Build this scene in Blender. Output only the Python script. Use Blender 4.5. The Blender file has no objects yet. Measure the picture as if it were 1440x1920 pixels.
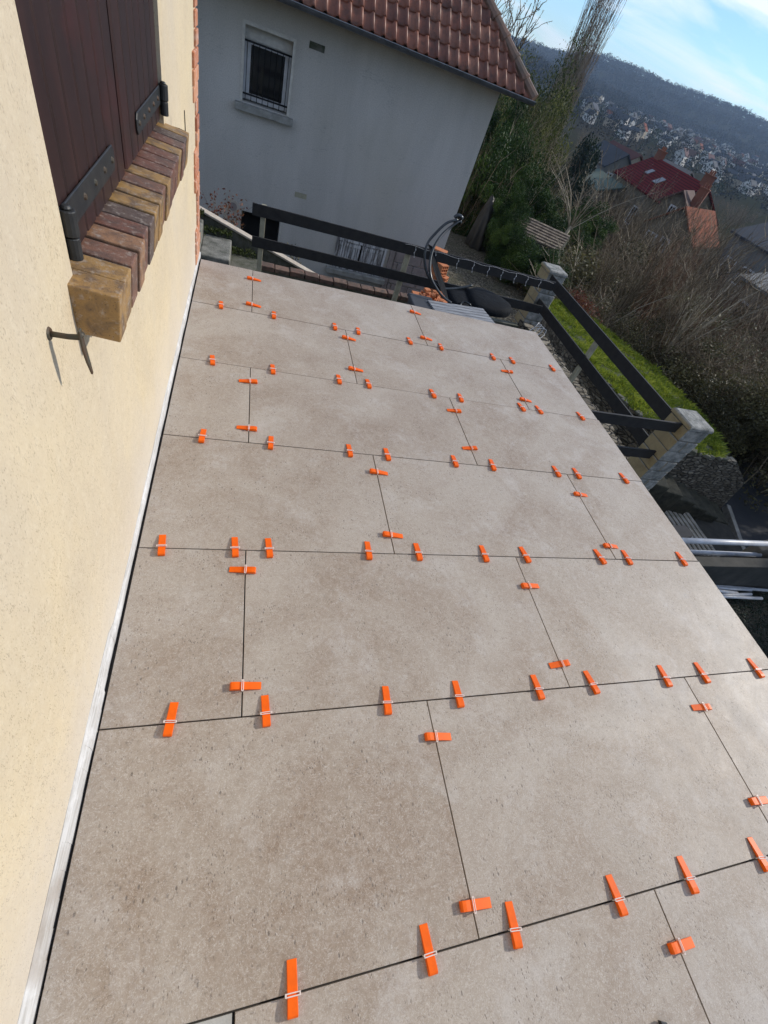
import bpy, math, random
import numpy as np
from mathutils import Vector, Matrix, noise
random.seed(7); np.random.seed(7)
R = math.radians
scene = bpy.context.scene
COL = scene.collection

# ------------------------------------------------------------------ camera, sky, sun, exposure
CAM = np.array([-0.0674, 0.1795, 1.4642])
RX = np.array([0.944284, -0.167578, 0.283277]); DN = np.array([0.053157, -0.771728, -0.633727]); FW = np.array([0.324812, 0.613476, -0.719823])
FPX = 844.6
cd = bpy.data.cameras.new('camera'); cam = bpy.data.objects.new('camera', cd); COL.objects.link(cam)
cd.sensor_fit = 'VERTICAL'; cd.sensor_height = 24.0; cd.sensor_width = 18.0; cd.lens = FPX / 1920 * 24.0
cd.clip_start = 0.02; cd.clip_end = 9000
m = Matrix(((RX[0], -DN[0], -FW[0], CAM[0]), (RX[1], -DN[1], -FW[1], CAM[1]), (RX[2], -DN[2], -FW[2], CAM[2]), (0, 0, 0, 1)))
cam.matrix_world = m
scene.camera = cam

SUN_AZ = R(5.0)      # from +x towards +y
SUN_EL = R(30.0)
sd = bpy.data.lights.new('sun', 'SUN'); sd.energy = 3.0; sd.angle = R(1.2); sd.color = (1.0, 0.93, 0.82)
sun = bpy.data.objects.new('sun', sd); COL.objects.link(sun)
sv = Vector((math.cos(SUN_EL) * math.cos(SUN_AZ), math.cos(SUN_EL) * math.sin(SUN_AZ), math.sin(SUN_EL)))
sun.rotation_euler = (-sv).to_track_quat('-Z', 'Y').to_euler(); sun.location = (20, 2, 20)

world = bpy.data.worlds.new('World'); scene.world = world; world.use_nodes = True
wn, wl = world.node_tree.nodes, world.node_tree.links
wn.clear()
wo = wn.new('ShaderNodeOutputWorld'); bg = wn.new('ShaderNodeBackground'); sky = wn.new('ShaderNodeTexSky')
sky.sky_type = 'NISHITA'; sky.sun_disc = False; sky.sun_elevation = SUN_EL; sky.sun_rotation = R(90) - SUN_AZ
sky.air_density = 1.0; sky.dust_density = 0.1; sky.ozone_density = 3.0; sky.altitude = 400
tc = wn.new('ShaderNodeTexCoord'); mp = wn.new('ShaderNodeMapping'); mp.inputs['Scale'].default_value = (1.6, 1.6, 9.0); mp.inputs['Rotation'].default_value = (R(4), R(-7), 0)
n1 = wn.new('ShaderNodeTexNoise'); n1.inputs['Scale'].default_value = 1.9; n1.inputs['Detail'].default_value = 7; n1.inputs['Roughness'].default_value = 0.55; n1.inputs['Distortion'].default_value = 0.6
cr = wn.new('ShaderNodeValToRGB'); cr.color_ramp.elements[0].position = 0.45; cr.color_ramp.elements[1].position = 0.62
mx = wn.new('ShaderNodeMix'); mx.data_type = 'RGBA'; mx.inputs['B'].default_value = (7.4, 7.8, 8.2, 1)
mul = wn.new('ShaderNodeMath'); mul.operation = 'MULTIPLY'; mul.inputs[1].default_value = 0.85
wl.new(tc.outputs['Generated'], mp.inputs['Vector']); wl.new(mp.outputs['Vector'], n1.inputs['Vector']); wl.new(n1.outputs['Fac'], cr.inputs['Fac'])
wl.new(cr.outputs['Color'], mul.inputs[0]); wl.new(mul.outputs[0], mx.inputs['Factor']); tnt = wn.new('ShaderNodeMix'); tnt.data_type = 'RGBA'; tnt.blend_type = 'MULTIPLY'; tnt.inputs['Factor'].default_value = 1.0; tnt.inputs['B'].default_value = (0.76, 0.91, 1.08, 1); wl.new(sky.outputs['Color'], tnt.inputs['A']); wl.new(tnt.outputs['Result'], mx.inputs['A'])
wl.new(mx.outputs['Result'], bg.inputs['Color']); bg.inputs['Strength'].default_value = 0.13
wl.new(bg.outputs['Background'], wo.inputs['Surface'])

scene.view_settings.view_transform = 'Standard'; scene.view_settings.look = 'None'
scene.view_settings.exposure = 0.28; scene.view_settings.gamma = 1.0; scene.view_settings.use_curve_mapping = False
scene.render.engine = 'CYCLES'
scene.cycles.max_bounces = 8; scene.cycles.transparent_max_bounces = 12

# ------------------------------------------------------------------ measuring helpers: photo pixel -> point on a real plane
def ray(u, v): return RX * (u - 720) / FPX + DN * (v - 960) / FPX + FW
def at_z(u, v, z): d = ray(u, v); return CAM + d * (z - CAM[2]) / d[2]
def at_y(u, v, y): d = ray(u, v); return CAM + d * (y - CAM[1]) / d[1]
def at_x(u, v, x): d = ray(u, v); return CAM + d * (x - CAM[0]) / d[0]
def polar(az, d, z=0.0):
    a = R(az); return Vector((CAM[0] + d * math.sin(a), CAM[1] + d * math.cos(a), z))
def pel(az, el, d): p = polar(az, d); p.z = CAM[2] + d * math.tan(R(el)); return p

# ------------------------------------------------------------------ materials
def srgb(r, g, b):
    f = lambda c: (c / 255 / 12.92) if c / 255 <= 0.04045 else ((c / 255 + 0.055) / 1.055) ** 2.4
    return (f(r), f(g), f(b), 1)
class N:
    """tiny node builder"""
    def __init__(s, name, rough=0.8, metal=0.0, spec=0.5):
        s.m = bpy.data.materials.new(name); s.m.use_nodes = True; s.t = s.m.node_tree; s.n = s.t.nodes; s.l = s.t.links
        s.p = s.n['Principled BSDF']; s.p.inputs['Roughness'].default_value = rough; s.p.inputs['Metallic'].default_value = metal
        s.p.inputs['Specular IOR Level'].default_value = spec
        s.co = s.n.new('ShaderNodeTexCoord').outputs['Object']; s.bumps = None
    def attr(s, name='rnd'):
        a = s.n.new('ShaderNodeAttribute'); a.attribute_name = name; return a.outputs['Fac']
    def mapv(s, scale=(1, 1, 1), rot=(0, 0, 0), vec=None):
        q = s.n.new('ShaderNodeMapping'); q.inputs['Scale'].default_value = scale; q.inputs['Rotation'].default_value = rot
        s.l.new(vec or s.co, q.inputs['Vector']); return q.outputs['Vector']
    def off(s, attr, k=37.0, vec=None):
        a = s.n.new('ShaderNodeVectorMath'); a.operation = 'SCALE'; c = s.n.new('ShaderNodeCombineXYZ')
        for i in range(3): s.l.new(attr, c.inputs[i])
        s.l.new(c.outputs[0], a.inputs[0]); a.inputs['Scale'].default_value = k
        b = s.n.new('ShaderNodeVectorMath'); b.operation = 'ADD'; s.l.new(vec or s.co, b.inputs[0]); s.l.new(a.outputs[0], b.inputs[1]); return b.outputs[0]
    def noise(s, scale, detail=4, rough=0.55, dist=0.0, vec=None):
        q = s.n.new('ShaderNodeTexNoise'); q.inputs['Scale'].default_value = scale; q.inputs['Detail'].default_value = detail
        q.inputs['Roughness'].default_value = rough; q.inputs['Distortion'].default_value = dist
        s.l.new(vec or s.co, q.inputs['Vector']); return q.outputs['Fac']
    def voro(s, scale, feat='F1', vec=None, out='Distance', rnd=1.0):
        q = s.n.new('ShaderNodeTexVoronoi'); q.feature = feat; q.inputs['Scale'].default_value = scale; q.inputs['Randomness'].default_value = rnd
        s.l.new(vec or s.co, q.inputs['Vector']); return q.outputs[out]
    def ramp(s, fac, stops, const=False):
        q = s.n.new('ShaderNodeValToRGB'); e = q.color_ramp.elements
        if const: q.color_ramp.interpolation = 'CONSTANT'
        while len(e) < len(stops): e.new(0.5)
        for el, (p, c) in zip(e, stops):
            el.position = p; el.color = c if len(c) == 4 else (*c, 1)
        s.l.new(fac, q.inputs['Fac']); return q.outputs['Color']
    def rr(s, fac, a, b, c=0.0, d=1.0):
        q = s.n.new('ShaderNodeMapRange'); s.l.new(fac, q.inputs['Value'])
        for k, v in zip(('From Min', 'From Max', 'To Min', 'To Max'), (a, b, c, d)): q.inputs[k].default_value = v
        return q.outputs['Result']
    def mix(s, fac, a, b, mode='MIX'):
        q = s.n.new('ShaderNodeMix'); q.data_type = 'RGBA'; q.blend_type = mode
        for k, v in (('Factor', fac), ('A', a), ('B', b)):
            if isinstance(v, (int, float)): q.inputs[k].default_value = v
            elif isinstance(v, tuple): q.inputs[k].default_value = v if len(v) == 4 else (*v, 1)
            else: s.l.new(v, q.inputs[k])
        return q.outputs['Result']
    def math(s, op, a, b=0.0):
        q = s.n.new('ShaderNodeMath'); q.operation = op
        for i, v in enumerate((a, b)):
            if isinstance(v, (int, float)): q.inputs[i].default_value = v
            else: s.l.new(v, q.inputs[i])
        return q.outputs[0]
    def color(s, c):
        if isinstance(c, tuple): s.p.inputs['Base Color'].default_value = c if len(c) == 4 else (*c, 1)
        else: s.l.new(c, s.p.inputs['Base Color'])
        return s
    def rough(s, v): s.l.new(v, s.p.inputs['Roughness']); return s
    def bump(s, h, strength=0.3, dist=0.01):
        q = s.n.new('ShaderNodeBump'); q.inputs['Strength'].default_value = strength; q.inputs['Distance'].default_value = dist
        s.l.new(h, q.inputs['Height'])
        if s.bumps: s.l.new(s.bumps, q.inputs['Normal'])
        s.bumps = q.outputs['Normal']; s.l.new(s.bumps, s.p.inputs['Normal']); return s
def simple(name, c1, c2=None, scale=6, rough=0.8, metal=0, bump=0.2, bscale=None, bd=0.004, spec=0.5, rnd=0.0, detail=5):
    k = N(name, rough, metal, spec); c2 = c2 or tuple(x * 0.72 for x in c1[:3])
    col = k.mix(k.rr(k.noise(scale, detail, 0.6), 0.32, 0.68), c1, c2)
    if rnd:
        col = k.mix(k.math('MULTIPLY', k.attr(), rnd), col, tuple(x * 0.35 for x in c1[:3]))
    k.color(col)
    if bump: k.bump(k.noise(bscale or scale * 6, 6, 0.6), bump, bd)
    return k.m
M = {}
# porcelain paving
k = N('porcelain_tile', 0.5, spec=0.5); r = k.attr(); v = k.off(r)
big = k.rr(k.noise(1.9, 6, 0.62, 0.9, v), 0.38, 0.62); med = k.rr(k.noise(6.5, 6, 0.65, 0.8, v), 0.35, 0.66); fin = k.noise(48, 8, 0.75, 0.6, v)
c = k.mix(big, (0.255, 0.184, 0.126), (0.395, 0.340, 0.280)); c = k.mix(k.math('MULTIPLY', med, 0.5), c, (0.385, 0.335, 0.275))
c = k.mix(k.rr(fin, 0.46, 0.68, 0, 0.5), c, (0.47, 0.405, 0.34)); c = k.mix(k.rr(k.noise(75, 5, 0.65, 1.6, v), 0.57, 0.68, 0, 0.6), c, (0.14, 0.105, 0.08))
vein = k.math('ABSOLUTE', k.math('SUBTRACT', k.noise(21, 5, 0.7, 2.4, v), 0.5)); c = k.mix(k.rr(vein, 0.0, 0.014, 0.7, 0), c, (0.58, 0.53, 0.48))
pit = k.math('MULTIPLY', k.rr(k.voro(60, vec=k.mapv((1, 0.55, 1), (0, 0, 0.6), v)), 0.10, 0.2, 1, 0), k.rr(k.noise(7, 4, 0.6, 0, v), 0.50, 0.60))
c = k.mix(k.math('MULTIPLY', pit, 0.8), c, (0.10, 0.078, 0.062))
c = k.mix(k.math('MULTIPLY', r, 0.22), c, (0.40, 0.36, 0.32)); dust = k.math('MULTIPLY', k.rr(k.noise(4.1, 8, 0.74, 0.35), 0.52, 0.68, 0, 0.55), k.rr(k.noise(40, 5, 0.7), 0.35, 0.6, 0.35, 1)); c = k.mix(dust, c, (0.55, 0.52, 0.49))
vein2 = k.math('ABSOLUTE', k.math('SUBTRACT', k.noise(46, 4, 0.6, 3.2, v), 0.5)); c = k.mix(k.math('MULTIPLY', k.rr(vein2, 0.0, 0.016, 0.5, 0), k.rr(k.noise(9, 3, 0.5, 0, v), 0.45, 0.6)), c, (0.56, 0.52, 0.47))
grn = k.noise(330, 4, 0.7, 0, v); c = k.mix(k.rr(grn, 0.42, 0.62, 0, 0.2), c, (0.15, 0.12, 0.095)); c = k.mix(k.rr(k.noise(260, 3, 0.7, 0, k.off(r, 11.0)), 0.56, 0.68, 0, 0.5), c, (0.60, 0.56, 0.51))
pit2 = k.math('MULTIPLY', k.rr(k.voro(150, vec=k.mapv((1, 0.5, 1), (0, 0, 0.9), v)), 0.12, 0.26, 1, 0), k.rr(k.noise(11, 5, 0.65, 0, v), 0.50, 0.58)); c = k.mix(k.math('MULTIPLY', pit2, 0.75), c, (0.095, 0.072, 0.056))
k.color(c).rough(k.rr(med, 0, 1, 0.54, 0.64)); k.bump(k.math('ADD', fin, k.math('MULTIPLY', k.math('ADD', pit, pit2), -0.9)), 0.3, 0.002); M['tile'] = k.m
M['screed'] = simple('cement_screed', (0.46, 0.45, 0.42), (0.34, 0.335, 0.31), 9, 0.95, bump=0.4)
M['dark_gap'] = simple('joint_shade_slab', (0.05, 0.047, 0.045), None, 30, 0.95)  # slab colour darkened to stand in for shadow down in the joints
# scraped render of the house
k = N('scraped_cream_render', 0.92, spec=0.2)
vs = k.mapv((1, 1, 0.42)); pits = k.math('MULTIPLY', k.rr(k.voro(230, vec=vs), 0.10, 0.28, 1, 0), k.rr(k.noise(60, 3, 0.5, 0, vs), 0.44, 0.58))
scr = k.math('MULTIPLY', k.rr(k.noise(170, 4, 0.6, 1.5, vs), 0.575, 0.64, 0, 1), k.rr(k.noise(20, 3, 0.6), 0.38, 0.54))
c = k.mix(k.rr(k.noise(2.2, 6, 0.6, 0.4), 0.35, 0.65), (0.66, 0.550, 0.365), (0.575, 0.485, 0.345)); c = k.mix(k.math('MULTIPLY', k.rr(k.noise(240, 3, 0.7), 0.4, 0.62), 0.25), c, (0.50, 0.39, 0.24))
c = k.mix(k.math('MAXIMUM', k.math('MULTIPLY', pits, 0.75), k.math('MULTIPLY', scr, 0.6)), c, (0.27, 0.205, 0.13))
# cement dust splashed up from the floor
sx = k.n.new('ShaderNodeSeparateXYZ'); k.l.new(k.co, sx.inputs[0])
c = k.mix(k.rr(k.noise(1.1, 5, 0.6, 0.5, k.mapv((1, 1.3, 0.5))), 0.42, 0.66, 0, 0.55), c, (0.56, 0.49, 0.395)); c = k.mix(k.rr(k.noise(34, 6, 0.75), 0.5, 0.7, 0, 0.25), c, (0.78, 0.70, 0.55))
dst = k.math('MULTIPLY', k.rr(k.math('ADD', sx.outputs['Z'], k.math('MULTIPLY', k.noise(2.3, 5, 0.65), 0.5)), 0.22, 0.62, 1, 0), k.rr(k.noise(4, 6, 0.7), 0.30, 0.62, 0.35, 1))
c = k.mix(k.math('MULTIPLY', dst, 0.62), c, (0.60, 0.55, 0.50))
k.color(c); k.bump(k.math('SUBTRACT', k.noise(170, 5, 0.7, 0, vs), k.math('MULTIPLY', pits, 1.1)), 0.45, 0.003); M['render'] = k.m
k = N('bare_white_plaster', 0.92); vz = k.mapv((1, 0.06, 1)); c = k.mix(k.rr(k.noise(150, 5, 0.6, 0.3, vz), 0.42, 0.62), (0.58, 0.565, 0.54), (0.42, 0.40, 0.37)); c = k.mix(k.rr(k.noise(9, 5, 0.7), 0.50, 0.62, 0, 0.8), c, (0.66, 0.65, 0.635)); c = k.mix(k.rr(k.noise(2.3, 3, 0.6, 0, k.off(k.attr('none'), 3)), 0.60, 0.66, 0, 0.75), c, (0.30, 0.25, 0.20)); k.color(c); k.bump(k.noise(110, 5, 0.6, 0.2, vz), 0.8, 0.004); M['plaster_strip'] = k.m
k = N('orange_corner_brick', 0.85); c = k.ramp(k.attr(), [(0.0, (0.42, 0.15, 0.075)), (0.3, (0.52, 0.22, 0.11)), (0.6, (0.56, 0.27, 0.15)), (1.0, (0.33, 0.11, 0.06))])
c = k.mix(k.rr(k.noise(30, 5), 0.5, 0.72, 0, 0.7), c, (0.62, 0.52, 0.46)); k.color(c); k.bump(k.noise(90, 5), 0.3, 0.003); M['quoin'] = k.m
k = N('glazed_sill_brick', 0.5); c = k.ramp(k.attr(), const=True, stops=[(0.0, (0.34, 0.20, 0.070)), (0.12, (0.17, 0.075, 0.050)), (0.34, (0.30, 0.16, 0.085)), (0.48, (0.11, 0.075, 0.060)), (0.62, (0.36, 0.235, 0.11)), (0.74, (0.20, 0.10, 0.065)), (0.9, (0.26, 0.15, 0.10))])
v = k.off(k.attr()); c = k.mix(k.rr(k.noise(19, 6, 0.65, 0.6, v), 0.44, 0.62, 0, 0.7), c, (0.085, 0.060, 0.050)); c = k.mix(k.rr(k.voro(150, vec=v), 0.05, 0.22, 0.85, 0), c, (0.03, 0.018, 0.014))
c = k.mix(k.rr(k.noise(60, 5, 0.7, 0, v), 0.54, 0.68, 0, 0.65), c, (0.42, 0.36, 0.31)); k.color(c); k.bump(k.noise(70, 6, 0.7), 0.6, 0.003); M['sillbrick'] = k.m
M['mortar'] = simple('grey_mortar', (0.12, 0.105, 0.09), None, 40, 0.95, bump=0.5)
k = N('stained_shutter_wood', 0.42, spec=0.5); vv = k.mapv((1, 1, 0.05)); v = k.off(k.attr(), vec=vv)
c = k.mix(k.rr(k.noise(28, 6, 0.6, 0.8, v), 0.35, 0.68), (0.036, 0.0145, 0.012), (0.015, 0.0075, 0.0075)); c = k.mix(k.rr(k.noise(3, 4, 0.6), 0.52, 0.68, 0, 0.7), c, (0.062, 0.013, 0.011))
c = k.mix(k.rr(k.voro(26), 0.010, 0.028, 0.6, 0), c, (0.5, 0.48, 0.45)); k.color(c); k.bump(k.noise(60, 5, 0.6, 0.5, vv), 0.12, 0.002); M['shutter'] = k.m
M['black_iron'] = simple('painted_black_iron', (0.010, 0.012, 0.014), (0.028, 0.028, 0.027), 25, 0.5, bump=0.25, bd=0.002)
M['old_iron'] = simple('weathered_iron', (0.065, 0.068, 0.052), (0.10, 0.055, 0.03), 40, 0.55, metal=0.3, bump=0.3, bd=0.002)
M['black'] = simple('black_void', (0.006, 0.006, 0.007), None, 3, 0.95, bump=0)
M['orange'] = simple('orange_plastic', (0.95, 0.140, 0.000), (0.80, 0.115, 0.002), 40, 0.45, bump=0.05, bscale=300, bd=0.0006, spec=0.25)
k = N('white_nylon_clip', 0.35); k.color((0.82, 0.70, 0.64)); k.p.inputs['Transmission Weight'].default_value = 0.1; M['clip'] = k.m
# neighbour
k = N('grey_render_wall', 0.93, spec=0.2)
st = k.rr(k.noise(1.1, 6, 0.62, 0.5, k.mapv((1.6, 1.6, 0.35))), 0.35, 0.68); c = k.mix(st, (0.56, 0.53, 0.485), (0.465, 0.44, 0.40)); c = k.mix(k.math('MULTIPLY', k.rr(k.noise(60, 5, 0.7), 0.42, 0.62), 0.35), c, (0.205, 0.195, 0.180))
c = k.mix(k.math('MULTIPLY', k.rr(k.noise(0.45, 4, 0.5), 0.45, 0.7), 0.4), c, (0.42, 0.375, 0.29))
cw = k.math('ABSOLUTE', k.math('SUBTRACT', k.noise(0.55, 6, 0.6, 0.6, k.mapv((0.6, 1, 1.6))), 0.5)); c = k.mix(k.rr(cw, 0.0, 0.0016, 0.35, 0), c, (0.16, 0.155, 0.15))
k.color(c); k.bump(k.noise(85, 5, 0.7), 0.35, 0.006); M['nwall'] = k.m
M['concrete'] = simple('weathered_concrete', (0.34, 0.33, 0.30), (0.19, 0.185, 0.165), 7, 0.93, bump=0.45, bd=0.006)
M['pale_concrete'] = simple('pale_cement_coping', (0.52, 0.46, 0.38), (0.36, 0.31, 0.26), 12, 0.93, bump=0.4)
M['mossy'] = simple('mossy_stone', (0.15, 0.145, 0.12), (0.055, 0.06, 0.035), 8, 0.95, bump=0.7, bd=0.01)
k = N('glazed_roof_tile', 0.45, spec=0.35); c = k.ramp(k.attr(), [(0, (0.19, 0.068, 0.042)), (0.35, (0.25, 0.095, 0.058)), (0.65, (0.15, 0.055, 0.038)), (1, (0.28, 0.125, 0.080))])
c = k.mix(k.rr(k.noise(5, 6, 0.7), 0.46, 0.66, 0, 0.7), c, (0.055, 0.032, 0.026)); k.color(c); k.bump(k.noise(40, 4), 0.15, 0.004); M['rooftile'] = k.m
M['ridge_tile'] = simple('ridge_tile_mossed', (0.22, 0.12, 0.08), (0.10, 0.075, 0.055), 5, 0.6, bump=0.4)
M['zinc'] = simple('zinc_gutter', (0.17, 0.18, 0.20), (0.10, 0.11, 0.12), 10, 0.4, metal=0.6, bump=0.1)
M['white_pvc'] = simple('white_window_plastic', (0.62, 0.62, 0.63), (0.50, 0.50, 0.50), 8, 0.45, bump=0.05)
M['cream_surround'] = simple('cream_painted_surround', (0.58, 0.55, 0.48), (0.45, 0.42, 0.37), 14, 0.85)
k = N('window_glass', 0.05, spec=0.8); k.color((0.012, 0.013, 0.014)); M['glass'] = k.m
k = N('peeling_shutter_paint', 0.85); vv = k.mapv((16, 16, 1.2)); c = k.mix(k.rr(k.noise(1.6, 7, 0.7, 0.3, vv), 0.44, 0.56), (0.56, 0.55, 0.54), (0.14, 0.13, 0.125)); k.color(c); k.bump(k.noise(6, 5, 0.6, 0, vv), 0.3, 0.004); M['peel'] = k.m
M['plinth'] = simple('painted_stone_plinth', (0.30, 0.25, 0.23), (0.19, 0.165, 0.15), 5, 0.92, bump=0.5, bd=0.01)
M['hollow'] = simple('hollow_clay_brick', (0.58, 0.22, 0.09), (0.46, 0.16, 0.07), 16, 0.85, bump=0.3)
M['anthracite'] = simple('anthracite_rail_board', (0.022, 0.021, 0.022), (0.036, 0.034, 0.032), 14, 0.65, bump=0.3, bd=0.002, spec=0.25)
M['treated_post'] = simple('treated_pine_post', (0.40, 0.375, 0.27), (0.27, 0.25, 0.18), 9, 0.85, bump=0.3)
k = N('split_stone_block', 0.92); v = k.off(k.attr()); gm = k.n.new('ShaderNodeNewGeometry'); sx = k.n.new('ShaderNodeSeparateXYZ'); k.l.new(gm.outputs['Normal'], sx.inputs[0])
yel = k.mix(k.rr(k.noise(7, 5, 0.6, 0, v), 0.35, 0.68), (0.42, 0.335, 0.185), (0.30, 0.235, 0.13)); gry = k.mix(k.rr(k.noise(10, 6, 0.7, 0, v), 0.38, 0.62), (0.34, 0.335, 0.31), (0.135, 0.14, 0.13))
lich = k.math('MAXIMUM', k.rr(sx.outputs['Y'], -0.7, -0.3, 1, 0), k.rr(sx.outputs['Z'], 0.4, 0.8, 0, 1)); k.color(k.mix(lich, yel, gry)); k.bump(k.noise(18, 7, 0.72, 0, v), 1.0, 0.02); M['stone'] = k.m
M['stone_joint'] = simple('pillar_mortar', (0.16, 0.15, 0.12), None, 20, 0.95)
k = N('red_brown_coping_brick', 0.9); c = k.ramp(k.attr(), [(0, (0.17, 0.095, 0.07)), (0.5, (0.12, 0.075, 0.06)), (1, (0.20, 0.125, 0.09))]); c = k.mix(k.rr(k.noise(11, 5, 0.7), 0.45, 0.65), c, (0.075, 0.06, 0.048)); k.color(c); k.bump(k.noise(50, 5), 0.5, 0.005); M['coping'] = k.m
k = N('gravel_yard', 0.95, spec=0.1); vo = k.voro(24, out='Color'); vd = k.voro(24); g = k.n.new('ShaderNodeRGBToBW'); k.l.new(vo, g.inputs[0])
c = k.ramp(g.outputs[0], [(0.1, (0.040, 0.036, 0.028)), (0.5, (0.085, 0.078, 0.062)), (0.9, (0.20, 0.185, 0.15))]); c = k.mix(k.rr(k.noise(1.3, 5), 0.45, 0.62, 0, 0.6), c, (0.09, 0.088, 0.062)); k.color(c); k.bump(vd, 0.9, 0.03); M['gravel'] = k.m
k = N('garden_soil', 1.0, spec=0.0); c = k.mix(k.rr(k.noise(0.8, 8, 0.7), 0.35, 0.65), (0.060, 0.052, 0.036), (0.036, 0.040, 0.022)); k.color(c); k.bump(k.noise(8, 8, 0.7), 0.8, 0.08); M['soil'] = k.m
M['old_step'] = simple('lichened_concrete_step', (0.27, 0.26, 0.23), (0.09, 0.092, 0.075), 9, 0.95, bump=0.8, bd=0.01)
M['dark_step'] = simple('dark_mossy_step', (0.075, 0.070, 0.050), (0.022, 0.024, 0.016), 9, 0.95, bump=0.7, bd=0.01)  # mossy tone darkened further for the shadow on the risers
M['turf'] = simple('mossy_turf', (0.055, 0.075, 0.020), (0.035, 0.040, 0.018), 5, 0.95, bump=0.8, bscale=40, bd=0.02)
M['dark_soil'] = simple('shade_dark_soil', (0.016, 0.017, 0.012), (0.030, 0.029, 0.020), 9, 0.97, bump=0.9, bscale=30, bd=0.03)  # soil kept near black to stand in for shade beside the terrace
k = N('rubble_stone', 0.95); v = k.mapv((1, 1, 2.6)); g = k.n.new('ShaderNodeRGBToBW'); k.l.new(k.voro(7.5, out='Color', vec=v), g.inputs[0]); ed = k.voro(7.5, 'DISTANCE_TO_EDGE', vec=v)
c = k.ramp(g.outputs[0], [(0.1, (0.085, 0.072, 0.052)), (0.5, (0.17, 0.145, 0.105)), (0.9, (0.30, 0.265, 0.205))]); c = k.mix(k.rr(ed, 0.0, 0.07, 1, 0), c, (0.012, 0.011, 0.009)); k.color(c); k.bump(k.math('ADD', k.rr(ed, 0, 0.12), k.math('MULTIPLY', k.noise(30, 5), 0.3)), 1.0, 0.05); M['rubble'] = k.m
M['asphalt'] = simple('dark_asphalt', (0.020, 0.023, 0.030), (0.030, 0.032, 0.036), 4, 0.85, bump=0.3, bscale=120)
M['ramp'] = simple('dark_ramp_concrete', (0.060, 0.056, 0.048), (0.030, 0.030, 0.026), 5, 0.95, bump=0.5)  # dark grey concrete shared by the ramp and the low wall
M['ramp_rib'] = simple('ribbed_grey_board', (0.42, 0.39, 0.34), (0.17, 0.16, 0.135), 9, 0.9, bump=0.4)  # board colour lightened to stand in for sunlight on the battens
M['ramp_post'] = simple('shade_brown_concrete_post', (0.22, 0.19, 0.145), (0.13, 0.115, 0.09), 5, 0.93, bump=0.4)  # brown tone lowered to stand in for the shade on the post
M['tube'] = simple('grey_white_tube_paint', (0.52, 0.55, 0.60), (0.40, 0.41, 0.43), 7, 0.4, bump=0.1)
M['tub'] = simple('dull_grey_tub', (0.045, 0.047, 0.052), (0.035, 0.036, 0.04), 9, 0.9, bump=0.1, spec=0.2)
M['greybox'] = simple('dark_grey_plastic', (0.060, 0.064, 0.072), (0.045, 0.047, 0.052), 9, 0.5, bump=0.1)
k = N('greyed_slats', 0.8); vv = k.mapv((1.2, 30, 1)); k.color(k.mix(k.rr(k.noise(2, 5, 0.6, 0, vv), 0.4, 0.6), (0.30, 0.315, 0.335), (0.17, 0.175, 0.19))); k.bump(k.noise(3, 3, 0.5, 0, vv), 0.4, 0.004); M['slats'] = k.m
M['cushion'] = simple('black_cushion_cloth', (0.0065, 0.008, 0.011), (0.010, 0.012, 0.015), 6, 0.8, bump=0.5, bscale=9, bd=0.03, spec=0.12)
M['frame_metal'] = simple('dark_frame_tube', (0.030, 0.036, 0.040), (0.06, 0.065, 0.07), 9, 0.3, metal=0.5, bump=0.05)
M['tarp'] = simple('black_cover_cloth', (0.035, 0.034, 0.032), (0.014, 0.014, 0.014), 3, 0.5, bump=0.5, bscale=6, bd=0.04)
M['white'] = simple('white_plastic', (0.75, 0.75, 0.75), (0.66, 0.66, 0.66), 12, 0.45, bump=0.03)
def leaf_mat(name, a, b, c_, tr=0.25, rough=0.5, spec=0.3):
    k = N(name, rough, spec=spec); col = k.ramp(k.attr(), [(0, a), (0.55, b), (1, c_)]); k.color(col)
    if tr:
        t = k.n.new('ShaderNodeBsdfTranslucent'); k.l.new(col, t.inputs['Color']); mxs = k.n.new('ShaderNodeMixShader'); mxs.inputs[0].default_value = tr
        k.l.new(k.p.outputs[0], mxs.inputs[1]); k.l.new(t.outputs[0], mxs.inputs[2]); k.l.new(mxs.outputs[0], k.n['Material Output'].inputs['Surface'])
    return k.m
M['twig'] = leaf_mat('bare_twig_bark', (0.060, 0.045, 0.030), (0.135, 0.105, 0.070), (0.31, 0.255, 0.18), 0, 0.75, 0.1)
M['twig_red'] = leaf_mat('reddish_twig_bark', (0.078, 0.042, 0.028), (0.155, 0.088, 0.058), (0.29, 0.195, 0.13), 0, 0.75, 0.1)
M['poplar_twig'] = leaf_mat('poplar_twig_bark', (0.18, 0.14, 0.10), (0.30, 0.24, 0.18), (0.45, 0.37, 0.29), 0, 0.75)
M['stem_pale'] = leaf_mat('pale_stem_bark', (0.16, 0.13, 0.09), (0.28, 0.24, 0.17), (0.46, 0.41, 0.32), 0, 0.7)
M['evergreen'] = leaf_mat('glossy_evergreen_leaf', (0.009, 0.026, 0.006), (0.030, 0.066, 0.013), (0.080, 0.130, 0.026), 0.15, 0.6, 0.2)
M['ivy'] = leaf_mat('olive_ivy_leaf', (0.022, 0.036, 0.010), (0.078, 0.092, 0.026), (0.20, 0.20, 0.06), 0.25, 0.6, 0.2)
M['conifer'] = leaf_mat('dark_conifer_needle', (0.006, 0.017, 0.009), (0.014, 0.032, 0.016), (0.028, 0.050, 0.022), 0.1, 0.6)
M['thicket'] = leaf_mat('thicket_leaf', (0.042, 0.040, 0.018), (0.100, 0.092, 0.040), (0.20, 0.18, 0.08), 0.2, 0.6)
M['dry_leaf'] = leaf_mat('dry_red_leaf', (0.10, 0.028, 0.020), (0.16, 0.05, 0.03), (0.20, 0.10, 0.05), 0.3, 0.6)
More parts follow.
